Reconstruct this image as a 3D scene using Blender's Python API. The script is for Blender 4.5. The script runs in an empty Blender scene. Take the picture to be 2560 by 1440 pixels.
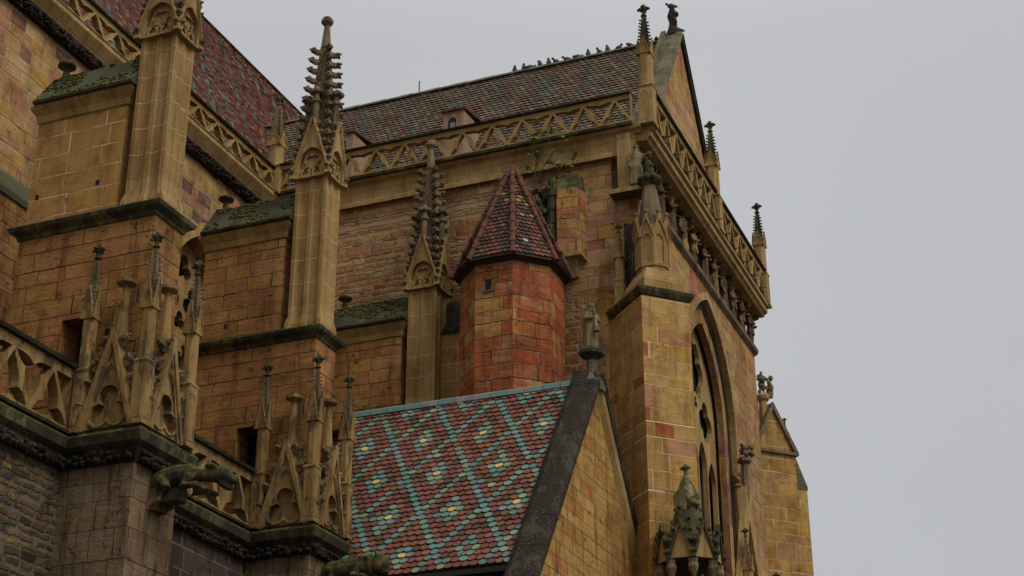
import bpy, math, random
from math import sin, cos, pi, radians, sqrt, floor, atan2
from mathutils import Vector, Matrix, noise
from mathutils.geometry import tessellate_polygon
random.seed(7)
S = bpy.context.scene
# ------------------------------------------------------------ camera
cam = bpy.data.cameras.new('camera'); co = bpy.data.objects.new('camera', cam); S.collection.objects.link(co)
cam.sensor_width = 36; cam.lens = 36 * 4133 / 2560
cam.clip_start = 0.1; cam.clip_end = 2000
co.location = (0, 0, 1.7); co.rotation_euler = (radians(90 + 24.885), 0, radians(22.063))
S.camera = co
# ------------------------------------------------------------ world: overcast sky
SUN_EL, SUN_AZ = 48, 62          # azimuth measured from +Y towards +X ... the bright part of the cloud
W = bpy.data.worlds.new('World'); S.world = W; W.use_nodes = True
nt = W.node_tree; nt.nodes.clear()
sky = nt.nodes.new('ShaderNodeTexSky'); sky.sky_type = 'NISHITA'; sky.sun_disc = False
sky.sun_elevation = radians(SUN_EL); sky.sun_rotation = radians(110); sky.dust_density = 5
hs = nt.nodes.new('ShaderNodeHueSaturation'); hs.inputs['Saturation'].default_value = 0.12; hs.inputs['Value'].default_value = 1.1
nt.links.new(sky.outputs[0], hs.inputs['Color'])
tc = nt.nodes.new('ShaderNodeTexCoord'); sx = nt.nodes.new('ShaderNodeSeparateXYZ'); nt.links.new(tc.outputs['Generated'], sx.inputs[0])
rp = nt.nodes.new('ShaderNodeValToRGB'); nt.links.new(sx.outputs['Z'], rp.inputs[0])
cr = rp.color_ramp; cr.elements[0].position = 0.0; cr.elements[0].color = (.247, .252, .263, 1)
cr.elements[1].position = 1.0; cr.elements[1].color = (.85, .86, .9, 1)
e = cr.elements.new(.25); e.color = (.252, .258, .268, 1)
e = cr.elements.new(.55); e.color = (.262, .268, .28, 1)
e = cr.elements.new(.75); e.color = (.42, .43, .45, 1)
cn = nt.nodes.new('ShaderNodeTexNoise'); cn.inputs['Scale'].default_value = 2.2; cn.inputs['Detail'].default_value = 5
nt.links.new(tc.outputs['Generated'], cn.inputs['Vector'])
mr = nt.nodes.new('ShaderNodeMapRange'); mr.inputs[3].default_value = 17.8; mr.inputs[4].default_value = 22.6
nt.links.new(cn.outputs[0], mr.inputs[0])
vm = nt.nodes.new('ShaderNodeVectorMath'); vm.operation = 'SCALE'
nt.links.new(rp.outputs[0], vm.inputs[0]); nt.links.new(mr.outputs[0], vm.inputs['Scale'])
mx = nt.nodes.new('ShaderNodeMix'); mx.data_type = 'RGBA'; mx.inputs[0].default_value = 0.9
nt.links.new(hs.outputs[0], mx.inputs[6]); nt.links.new(vm.outputs[0], mx.inputs[7])
bg = nt.nodes.new('ShaderNodeBackground'); bg.inputs['Strength'].default_value = 0.1
nt.links.new(mx.outputs[2], bg.inputs[0]); ow = nt.nodes.new('ShaderNodeOutputWorld'); nt.links.new(bg.outputs[0], ow.inputs[0])
# ------------------------------------------------------------ sun behind cloud
sl = bpy.data.lights.new('sun', 'SUN'); sl.energy = 1.5; sl.angle = radians(24); sl.color = (1, .95, .87)
so = bpy.data.objects.new('sun', sl); S.collection.objects.link(so)
d = Vector((cos(radians(SUN_EL)) * sin(radians(100)), cos(radians(SUN_EL)) * cos(radians(110)), sin(radians(SUN_EL))))
so.rotation_euler = d.to_track_quat('Z', 'Y').to_euler(); so.location = (20, -10, 60)
S.view_settings.view_transform = 'Standard'; S.view_settings.look = 'None'; S.view_settings.exposure = 0; S.view_settings.gamma = 1

# ============================================================ materials
class NB:
    def __init__(s, name):
        s.m = bpy.data.materials.new(name); s.m.use_nodes = True; s.t = s.m.node_tree; s.t.nodes.clear()
        s.out = s.t.nodes.new('ShaderNodeOutputMaterial')
        s.geo = s.t.nodes.new('ShaderNodeNewGeometry')
    def put(s, sock, v):
        if isinstance(v, bpy.types.NodeSocket): s.t.links.new(v, sock)
        elif isinstance(v, (tuple, list)) and len(v) == 3 and len(sock.default_value) == 4: sock.default_value = (*v, 1)
        else: sock.default_value = v
    def math(s, op, a, b=0.0, c=None, clamp=False):
        n = s.t.nodes.new('ShaderNodeMath'); n.operation = op; n.use_clamp = clamp
        s.put(n.inputs[0], a); s.put(n.inputs[1], b)
        if c is not None: s.put(n.inputs[2], c)
        return n.outputs[0]
    def sep(s, v):
        n = s.t.nodes.new('ShaderNodeSeparateXYZ'); s.put(n.inputs[0], v); return n.outputs
    def comb(s, x, y, z=0.0):
        n = s.t.nodes.new('ShaderNodeCombineXYZ'); s.put(n.inputs[0], x); s.put(n.inputs[1], y); s.put(n.inputs[2], z); return n.outputs[0]
    def noise(s, v, scale, detail=2, rough=.5, dim='3D'):
        n = s.t.nodes.new('ShaderNodeTexNoise'); n.noise_dimensions = dim
        s.put(n.inputs['Vector'], v); n.inputs['Scale'].default_value = scale
        n.inputs['Detail'].default_value = detail; n.inputs['Roughness'].default_value = rough
        return n.outputs[0]
    def white(s, v):
        n = s.t.nodes.new('ShaderNodeTexWhiteNoise'); n.noise_dimensions = '3D'; s.put(n.inputs['Vector'], v); return n.outputs
    def ramp(s, f, els, mode='LINEAR'):
        n = s.t.nodes.new('ShaderNodeValToRGB'); s.put(n.inputs[0], f); c = n.color_ramp; c.interpolation = mode
        for i, (p, col) in enumerate(els):
            if i < 2: x = c.elements[i]; x.position = p
            else: x = c.elements.new(p)
            x.color = (*col, 1)
        return n.outputs[0]
    def mix(s, f, a, b, blend='MIX'):
        n = s.t.nodes.new('ShaderNodeMix'); n.data_type = 'RGBA'; n.blend_type = blend
        s.put(n.inputs[0], f); s.put(n.inputs[6], a); s.put(n.inputs[7], b); return n.outputs[2]
    def rng(s, v, a, b, c=0.0, d=1.0, smooth=True):
        n = s.t.nodes.new('ShaderNodeMapRange'); n.interpolation_type = 'SMOOTHSTEP' if smooth else 'LINEAR'
        s.put(n.inputs[0], v)
        for i, x in enumerate((a, b, c, d)): n.inputs[i + 1].default_value = x
        return n.outputs[0]
    def vmul(s, v, k):
        n = s.t.nodes.new('ShaderNodeVectorMath'); n.operation = 'MULTIPLY'; s.put(n.inputs[0], v); n.inputs[1].default_value = k; return n.outputs[0]
    def finish(s, col, rough=.9, height=None, bump=.5, dist=.02, spec=.25):
        b = s.t.nodes.new('ShaderNodeBsdfPrincipled'); s.put(b.inputs['Base Color'], col); s.put(b.inputs['Roughness'], rough)
        b.inputs['Specular IOR Level'].default_value = spec
        if height is not None:
            n = s.t.nodes.new('ShaderNodeBump'); n.inputs['Strength'].default_value = bump; n.inputs['Distance'].default_value = dist
            s.put(n.inputs['Height'], height); s.t.links.new(n.outputs[0], b.inputs['Normal'])
        s.t.links.new(b.outputs[0], s.out.inputs[0]); return s.m
MOSS = [(.3, (.016, .018, .008)), (.5, (.05, .052, .015)), (.72, (.15, .135, .03))]

def moss_mix(n, col, amt, pos, nz):
    """moss and lichen growing on faces that look up, in blotches"""
    f = n.noise(pos, 3.5, 4, .65)
    up = n.math('MULTIPLY', nz, .55)
    k = n.math('ADD', n.math('ADD', f, up), amt - 1.0)
    k = n.rng(k, .0, .22)
    mc = n.ramp(n.noise(pos, 9, 3, .7), MOSS)
    return n.mix(k, col, mc), k

def stone(name, h, w, pal, mortar=(.3, .22, .14), mw=.012, wob=.02, rowvar=.35, strata=.5, moss=.0, stain=.0, mortar_soft=.6, bump=.6, damp=(.035, .026, .02), seed=0.0, mvar=.3, streak=.4, holes=False, band=.45):
    n = NB(name); pos = n.geo.outputs['Position']
    P = n.sep(pos); N = n.sep(n.geo.outputs['True Normal'])
    u = n.math('SUBTRACT', n.math('MULTIPLY', N[0], P[1]), n.math('MULTIPLY', N[1], P[0]))
    # irregular edges
    wn = n.t.nodes.new('ShaderNodeTexNoise'); n.put(wn.inputs['Vector'], pos); wn.inputs['Scale'].default_value = 5; wn.inputs['Detail'].default_value = 3
    ws = n.sep(wn.outputs[1])
    uu = n.math('ADD', u, n.math('MULTIPLY', n.math('SUBTRACT', ws[0], .5), wob * 2.5))
    vv = n.math('ADD', P[2], n.math('MULTIPLY', n.math('SUBTRACT', ws[1], .5), wob * 2.5))
    r0 = n.math('ADD', n.math('DIVIDE', vv, h), seed)
    rn = n.noise(n.comb(0.0, 0.0, n.math('MULTIPLY', r0, .9)), 1.0, 0)
    r1 = n.math('ADD', r0, n.math('MULTIPLY', rn, rowvar * 3))
    row = n.math('FLOOR', r1); fv = n.math('FRACT', r1)
    rr = n.white(n.comb(row, seed + 3.3, 1.0))[0]
    wscale = n.math('ADD', n.math('MULTIPLY', rr, .6), .7)
    c0 = n.math('ADD', n.math('MULTIPLY', n.math('DIVIDE', uu, w), wscale), n.math('MULTIPLY', rr, 17.3))
    cnz = n.noise(n.comb(n.math('MULTIPLY', c0, .8), row, 0.0), 1.0, 0)
    c1 = n.math('ADD', c0, n.math('MULTIPLY', cnz, 1.3))
    colm = n.math('FLOOR', c1); fu = n.math('FRACT', c1)
    cell = n.comb(row, colm, seed)
    wr = n.white(cell); rnd = wr[0]; rc = n.sep(wr[1])
    eu = n.math('MULTIPLY', n.math('MINIMUM', fu, n.math('SUBTRACT', 1.0, fu)), w)
    ev = n.math('MULTIPLY', n.math('MINIMUM', fv, n.math('SUBTRACT', 1.0, fv)), h)
    edge = n.math('MINIMUM', eu, ev)
    edge = n.math('ADD', edge, n.math('MULTIPLY', n.math('SUBTRACT', n.noise(pos, 14, 3, .7), .5), wob))
    mort = n.rng(edge, mw * (1 - mortar_soft), mw * (1 + mortar_soft), 1.0, 0.0)
    base = n.ramp(rnd, pal, 'LINEAR')
    # bedding strata inside each block
    sp = n.comb(n.math('MULTIPLY', u, .9), n.math('ADD', n.math('MULTIPLY', P[2], 11.0), n.math('MULTIPLY', rc[0], 40.0)), n.math('ADD', n.math('MULTIPLY', rc[1], 20.0), n.math('MULTIPLY', u, .3)))
    st = n.noise(sp, 1.3, 4, .6)
    base = n.mix(n.rng(st, .35, .7, 0.0, strata), base, n.mix(1.0, base, (1.05, .86, .7), 'MULTIPLY'))
    base = n.mix(n.rng(n.noise(sp, 3.1, 3, .6), .55, .8, 0.0, strata * .6), base, n.mix(1.0, base, (.6, .52, .45), 'MULTIPLY'))
    if band:
        alt = n.ramp(n.math('FRACT', n.math('ADD', rnd, .37)), pal)
        wv = n.math('ADD', n.math('MULTIPLY', P[2], 5.0), n.math('ADD', n.math('MULTIPLY', u, 1.1), n.math('MULTIPLY', rc[2], 30.0)))
        bn = n.noise(n.comb(n.math('MULTIPLY', u, .5), wv, rc[0]), 1.0, 3, .6)
        base = n.mix(n.math('MULTIPLY', n.rng(bn, .5, .58), band), base, alt)
    fine = n.noise(pos, 30, 5, .75)
    base = n.mix(n.rng(fine, .42, .66, 0.0, .6), base, n.mix(1.0, base, (.55, .52, .5), 'MULTIPLY'))
    mid = n.noise(pos, 2.4, 5, .7)
    base = n.mix(n.rng(mid, .44, .64, 0.0, .6), base, n.mix(1.0, base, (.56, .5, .42), 'MULTIPLY'))
    base = n.mix(n.rng(n.noise(pos, 4.1, 4, .7), .52, .68, 0.0, .35), base, n.mix(1.0, base, (1.3, 1.25, 1.1), 'MULTIPLY'))
    big = n.noise(n.vmul(pos, (1, 1, .45)), .55, 4, .6)
    base = n.mix(n.rng(big, .46, .62, 0.0, .65), base, n.mix(1.0, base, (.6, .56, .5), 'MULTIPLY'))
    skn = n.noise(n.comb(n.math('MULTIPLY', u, 3.2), n.math('MULTIPLY', P[2], .35), N[0]), 1.4, 4, .65)
    base = n.mix(n.rng(skn, .5, .66, 0.0, streak), base, n.mix(1.0, base, (.38, .34, .3), 'MULTIPLY'))
    pit = n.rng(n.noise(pos, 3.2, 5, .8), .60, .68)
    if holes:
        hd = n.math('POWER', n.math('ADD', n.math('POWER', n.math('MULTIPLY', n.math('SUBTRACT', fu, .5), w), 2.0), n.math('POWER', n.math('MULTIPLY', n.math('SUBTRACT', fv, .55), h), 2.0)), .5)
        base = n.mix(n.math('MULTIPLY', n.rng(hd, .014, .022, 1.0, 0.0), n.math('GREATER_THAN', rc[1], .35)), base, (.03, .02, .012))
    base = n.mix(n.math('MULTIPLY', pit, .55), base, n.mix(1.0, base, (.35, .28, .22), 'MULTIPLY'))
    mc = n.mix(n.rng(n.noise(pos, 1.6, 4, .7), .46, .64), mortar, tuple(x * mvar for x in mortar))
    col = n.mix(mort, base, mc)
    if stain:
        s1 = n.noise(n.vmul(pos, (1.2, 1.2, .35)), 1.0, 5, .65)
        k = n.rng(n.math('ADD', s1, stain - .5), .42, .62)
        col = n.mix(n.math('MULTIPLY', k, .88), col, n.mix(fine, damp, tuple(x * 1.9 for x in damp)))
    mk = None
    if moss: col, mk = moss_mix(n, col, moss, pos, N[2])
    hgt = n.math('ADD', n.math('MULTIPLY', mort, -.9), n.math('ADD', n.math('MULTIPLY', fine, .35), n.math('ADD', n.math('MULTIPLY', st, .5), n.math('ADD', n.math('MULTIPLY', rc[2], .45), n.math('ADD', n.math('MULTIPLY', mid, 1.2), n.math('MULTIPLY', pit, -1.2))))))
    return n.finish(col, .92, hgt, bump, .04)

BUFF = (.46, .285, .085); OCH = (.45, .26, .05); PINK = (.43, .225, .12); RED = (.40, .085, .034); PUR = (.15, .078, .065); PALE = (.50, .36, .17); ORG = (.46, .185, .05); GRN = (.30, .225, .10); DK = (.05, .037, .03)
M = {}
M['transept_ashlar'] = stone('mixed sandstone ashlar', .36, .80, [(0, RED), (.08, PINK), (.17, BUFF), (.3, (.46, .29, .14)), (.4, (.45, .25, .17)), (.52, PALE), (.63, BUFF), (.73, (.46, .25, .16)), (.84, PALE), (.93, OCH), (.985, ORG)], (.38, .27, .15), .009, .014, rowvar=.38, strata=.9, bump=1.0, streak=.5, band=.7)
M['pier_ashlar'] = stone('warm brown sandstone ashlar', .36, .80, [(0, (.30, .15, .045)), (.2, (.40, .235, .07)), (.4, (.38, .18, .075)), (.6, (.43, .26, .08)), (.8, (.35, .165, .05)), (.9, (.44, .215, .105)), (1, (.44, .27, .10))], (.15, .10, .05), .009, .02, rowvar=.38, strata=1.0, bump=1.0, stain=0.0, streak=.6, holes=True, seed=5)
M['smooth_ashlar'] = stone('renewed buff ashlar', .46, .85, [(0, (.37, .215, .062)), (.5, (.43, .255, .08)), (1, (.40, .23, .075))], (.62, .46, .26), .009, .003, rowvar=.15, strata=.4, bump=.3, seed=9)
M['corner_ashlar'] = stone('yellow ashlar with pink blocks', .41, .82, [(0, BUFF), (.3, (.50, .32, .105)), (.5, OCH), (.66, (.49, .34, .15)), (.78, BUFF), (.85, PINK), (.91, (.45, .3, .12)), (.97, (.42, .11, .05))], (.62, .45, .24), .009, .008, rowvar=.38, strata=.75, bump=.5, streak=.5, band=.5, seed=2)
M['choir_ashlar'] = stone('pale ashlar with pink and plum blocks', .33, .60, [(0, PUR), (.1, (.2, .1, .08)), (.14, PALE), (.4, BUFF), (.55, PINK), (.72, OCH), (.85, (.40, .16, .1)), (1, PALE)], (.38, .27, .16), .010, .008, strata=.5, seed=4)
M['turret_ashlar'] = stone('red and ochre banded sandstone', .36, .70, [(0, (.44, .1, .035)), (.12, (.47, .15, .04)), (.24, (.42, .105, .04)), (.36, (.47, .21, .10)), (.46, (.49, .28, .07)), (.56, (.42, .13, .05)), (.66, (.47, .25, .12)), (.76, (.47, .29, .08)), (.86, (.44, .12, .045)), (.94, (.28, .09, .05)), (1, (.44, .1, .035))], (.15, .10, .06), .009, .034, rowvar=.38, strata=1.0, bump=1.0, streak=.6, band=.8, seed=1.5)
M['rubble'] = stone('coursed rubble of pink and ochre stone', .17, .40, [(0, (.40, .11, .05)), (.14, (.47, .23, .07)), (.3, (.45, .23, .12)), (.45, (.52, .30, .095)), (.6, (.43, .18, .06)), (.72, (.49, .29, .11)), (.85, (.56, .42, .22)), (1, (.23, .10, .085))], (.38, .27, .15), .026, .06, rowvar=.9, strata=.6, bump=1.0, mvar=.75, streak=.2, seed=3)
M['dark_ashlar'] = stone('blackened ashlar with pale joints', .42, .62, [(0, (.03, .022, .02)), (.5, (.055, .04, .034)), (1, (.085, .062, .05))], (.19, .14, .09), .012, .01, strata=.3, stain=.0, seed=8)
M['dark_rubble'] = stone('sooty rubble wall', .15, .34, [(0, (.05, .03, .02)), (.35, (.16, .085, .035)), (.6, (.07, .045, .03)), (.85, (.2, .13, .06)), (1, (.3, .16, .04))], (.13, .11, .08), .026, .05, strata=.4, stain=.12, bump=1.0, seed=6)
M['low_pier'] = stone('weathered grey-brown ashlar', .48, .62, [(0, (.16, .115, .07)), (.4, (.22, .15, .075)), (.7, (.19, .125, .072)), (1, (.25, .185, .12))], (.08, .06, .045), .007, .016, strata=.6, stain=.1, streak=.9, bump=1.0, seed=7)
M['gable_ashlar'] = stone('yellow gable masonry', .30, .75, [(0, (.48, .29, .075)), (.4, (.42, .25, .06)), (.7, (.50, .32, .10)), (.93, (.38, .2, .055)), (1, ORG)], (.24, .17, .09), .007, .022, rowvar=.38, strata=.9, bump=1.0, stain=-.02, streak=.7, seed=12)

M['strip_ashlar'] = stone('moss stained pilaster ashlar', .31, .6, [(0, PINK), (.3, BUFF), (.5, (.38, .2, .1)), (.7, OCH), (.9, (.42, .1, .05)), (1, PALE)], (.16, .11, .06), .010, .02, strata=1.0, moss=.5, stain=.1, streak=.7, seed=14)
M['splay'] = stone('banded window jamb of red, plum and yellow blocks', .75, 4.0, [(0, (.26, .07, .03)), (.16, BUFF), (.4, (.28, .17, .13)), (.55, (.4, .27, .12)), (.75, OCH), (.9, (.22, .14, .13)), (1, (.3, .08, .03))], (.3, .2, .1), .008, .004, rowvar=.4, strata=.5, streak=.9, seed=11)
def trim(name, c1, c2, dark, moss=.0, dirt=.5, mosscol=True, joints=0.0):
    n = NB(name); pos = n.geo.outputs['Position']; N = n.sep(n.geo.outputs['Normal']); P = n.sep(pos)
    a = n.noise(n.vmul(pos, (1, 1, .5)), 1.3, 4, .6)
    col = n.mix(n.rng(a, .42, .6), c1, c2)
    f = n.noise(pos, 26, 5, .75)
    col = n.mix(n.rng(f, .42, .66, 0.0, .6), col, n.mix(1.0, col, (.55, .5, .46), 'MULTIPLY'))
    sv = n.noise(n.vmul(pos, (5, 5, .5)), 1.0, 4, .65)
    col = n.mix(n.rng(sv, .48, .64, 0.0, .5), col, n.mix(1.0, col, (.5, .46, .42), 'MULTIPLY'))
    s = n.noise(n.vmul(pos, (2.2, 2.2, .8)), 1.6, 5, .7)
    col = n.mix(n.rng(n.math('ADD', s, dirt - .5), .47, .58, 0.0, .8), col, n.mix(f, dark, tuple(x * 2.2 for x in dark)))
    if joints:
        fr = n.math('FRACT', n.math('DIVIDE', P[2], joints)); ed = n.math('MINIMUM', fr, n.math('SUBTRACT', 1.0, fr))
        cw = n.white(n.comb(n.math('FLOOR', n.math('DIVIDE', P[2], joints)), 3.0, 1.0))[0]
        col = n.mix(n.rng(cw, .3, .9, 0.0, .55), col, n.mix(1.0, col, (.72, .66, .58), 'MULTIPLY'))
        col = n.mix(n.rng(ed, .008, .018, .8, 0.0), col, n.mix(n.rng(cw, .4, .6), (.07, .05, .03), (.55, .42, .25)))
    if moss: col, _ = moss_mix(n, col, moss, pos, N[2])
    return n.finish(col, .92, n.math('ADD', f, n.math('MULTIPLY', n.noise(pos, 6, 4, .7), 1.0)), .7, .025)
M['trim'] = trim('carved buff sandstone', (.42, .275, .105), (.32, .195, .068), (.07, .048, .024), .14, .38)
M['trim_clean'] = trim('smooth buff sandstone moulding', (.44, .29, .115), (.34, .21, .075), (.12, .085, .042), 0, .36, joints=.58)
M['trim_grey'] = trim('grey weathered sandstone', (.23, .165, .09), (.145, .105, .058), (.035, .028, .018), .26, .45)
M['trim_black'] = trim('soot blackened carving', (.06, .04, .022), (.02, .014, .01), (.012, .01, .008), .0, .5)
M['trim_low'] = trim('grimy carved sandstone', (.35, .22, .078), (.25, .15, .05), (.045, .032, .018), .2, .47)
M['statue'] = trim('weathered statue stone', (.44, .25, .085), (.16, .09, .04), (.025, .018, .014), 0, .56)
M['statue_green'] = trim('greenish statue stone', (.33, .25, .14), (.2, .15, .075), (.04, .035, .02), .45, .4)
M['mossy'] = trim('moss grown stone moulding', (.17, .14, .05), (.08, .07, .028), (.018, .016, .01), .44, .56)
M['gargoyle'] = trim('moss streaked gargoyle stone', (.25, .15, .06), (.09, .065, .035), (.016, .014, .01), .5, .58)
M['pink_trim'] = trim('rosy plaster', (.36, .24, .16), (.32, .21, .14), (.12, .08, .06), 0, .2)

def slab_mat(name, base, mossamt, specks=.5, seam=0):
    n = NB(name); pos = n.geo.outputs['Position']; P = n.sep(pos)
    f = n.noise(pos, 22, 5, .75); a = n.noise(pos, 1.8, 5, .65)
    col = n.mix(n.rng(f, .3, .75), base, tuple(x * 2.4 for x in base))
    col = n.mix(n.rng(a, .42, .62, 0.0, .75), col, (.10, .10, .05) if mossamt > -.1 else tuple(x * 1.5 for x in base))
    mm = n.noise(n.vmul(pos, (1, 1, 1.0)), 2.6, 6, .72)
    k = n.rng(n.math('ADD', mm, mossamt - .5), .46, .58)
    col = n.mix(k, col, n.ramp(n.noise(pos, 14, 3, .7), MOSS))
    vo = n.t.nodes.new('ShaderNodeTexVoronoi'); n.put(vo.inputs['Vector'], pos); vo.inputs['Scale'].default_value = 15; vo.inputs['Randomness'].default_value = 1
    sp = n.math('MULTIPLY', n.rng(vo.outputs['Distance'], .10, .20, 1.0, 0.0), n.rng(n.noise(pos, 3, 2), .62 - specks * .3, .75 - specks * .3))
    col = n.mix(n.math('MULTIPLY', sp, .75), col, (.3, .3, .24))
    if seam:
        fr = n.math('FRACT', n.math('DIVIDE', P[2], seam)); ed = n.math('MINIMUM', fr, n.math('SUBTRACT', 1.0, fr)); col = n.mix(n.rng(ed, .006, .016, .8, 0.0), col, (.006, .005, .004))
        col = n.mix(n.rng(n.noise(n.comb(P[0], P[1], n.math('MULTIPLY', P[2], .25)), 3.0, 4, .7), .5, .64, 0.0, .7), col, (.085, .075, .05))
    return n.finish(col, .95, n.math('ADD', f, n.math('MULTIPLY', k, n.math('ADD', n.noise(pos, 30, 3, .7), .6))), .9, .05, .05)
M['cap_slab'] = slab_mat('mossy weathering slab', (.034, .028, .018), .06, .6)
M['cap_slab_green'] = slab_mat('green algae slab', (.06, .058, .032), .08, .6)
M['coping'] = slab_mat('dark lichen spotted coping', (.026, .02, .015), -.1, .8, .78)
M['coping_grey'] = slab_mat('pale lichen coping', (.12, .10, .065), -.08, .5, .7)

def tile_mat(name, attr=True, rough=.45, spec=.4, moss=.35):
    n = NB(name); pos = n.geo.outputs['Position']
    at = n.t.nodes.new('ShaderNodeAttribute'); at.attribute_name = 'tile'
    f = n.noise(pos, 24, 4, .7)
    col = n.mix(n.rng(f, .35, .8, 0.0, .5), at.outputs['Color'], n.mix(1.0, at.outputs['Color'], (.5, .45, .4), 'MULTIPLY'))
    k = n.rng(n.math('ADD', n.noise(pos, 4.5, 5, .75), moss - .5), .52, .62)
    col = n.mix(n.math('MULTIPLY', k, .8), col, n.ramp(n.noise(pos, 16, 2), [(0, (.012, .014, .006)), (.6, (.035, .04, .012)), (1, (.09, .1, .02))]))
    return n.finish(col, n.math('ADD', rough, n.math('MULTIPLY', f, .25)), f, .35, .01, spec)
M['glazed'] = tile_mat('glazed scalloped tile', moss=.45, rough=.55, spec=.2)
M['far_tile'] = tile_mat('weathered glazed tile', rough=.6, moss=.28, spec=.15)
M['clay_tile'] = tile_mat('old clay tile', rough=.7, moss=.34, spec=.2)

def plain(name, c, c2=None, rough=.8, metal=0, scale=8):
    n = NB(name); f = n.noise(n.geo.outputs['Position'], scale, 4, .65)
    m = n.finish(n.mix(n.rng(f, .3, .7), c, c2 or tuple(x * .6 for x in c)), rough, f, .3, .01)
    m.node_tree.nodes['Principled BSDF'].inputs['Metallic'].default_value = metal; return m
M['ridge_clay'] = plain('red clay ridge tile', (.16, .05, .028), (.05, .028, .016), scale=5)
M['ridge_teal'] = plain('teal glazed ridge tile', (.11, .24, .22), (.17, .21, .19), .4, scale=4)
M['ridge_teal2'] = plain('faded glazed ridge tile', (.25, .25, .22), (.16, .2, .19), .4, scale=4)
M['ridge_teal3'] = plain('green glazed ridge tile', (.16, .27, .21), (.1, .2, .19), .4, scale=4)
M['dark'] = plain('painted recess shade', (.02, .016, .013))  # near-black colour paints the shade inside openings
M['glass'] = plain('dark leaded glass', (.035, .042, .05), (.015, .018, .022), .18, scale=12)
M['pane'] = plain('window pane with painted sky reflection', (.2, .22, .25), (.12, .13, .15), .2)  # pale blue-grey base colour paints the sky's reflection on the dormer glass
M['moss'] = plain('green moss cushions', (.13, .14, .035), (.04, .048, .014), .95, scale=14)
M['iron'] = plain('blackened iron', (.03, .028, .027))
M['bird'] = plain('slate grey plumage', (.075, .08, .09), (.035, .037, .042), .7, scale=20)
M['bark'] = plain('thin grey-brown bark', (.09, .065, .05))
M['leaf'] = plain('young yellow-green leaf', (.26, .29, .04), (.12, .16, .03), .6)
M['ground'] = plain('dark paving', (.07, .065, .06), scale=2)
M['wood'] = plain('dark weathered timber', (.045, .03, .02))

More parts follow.
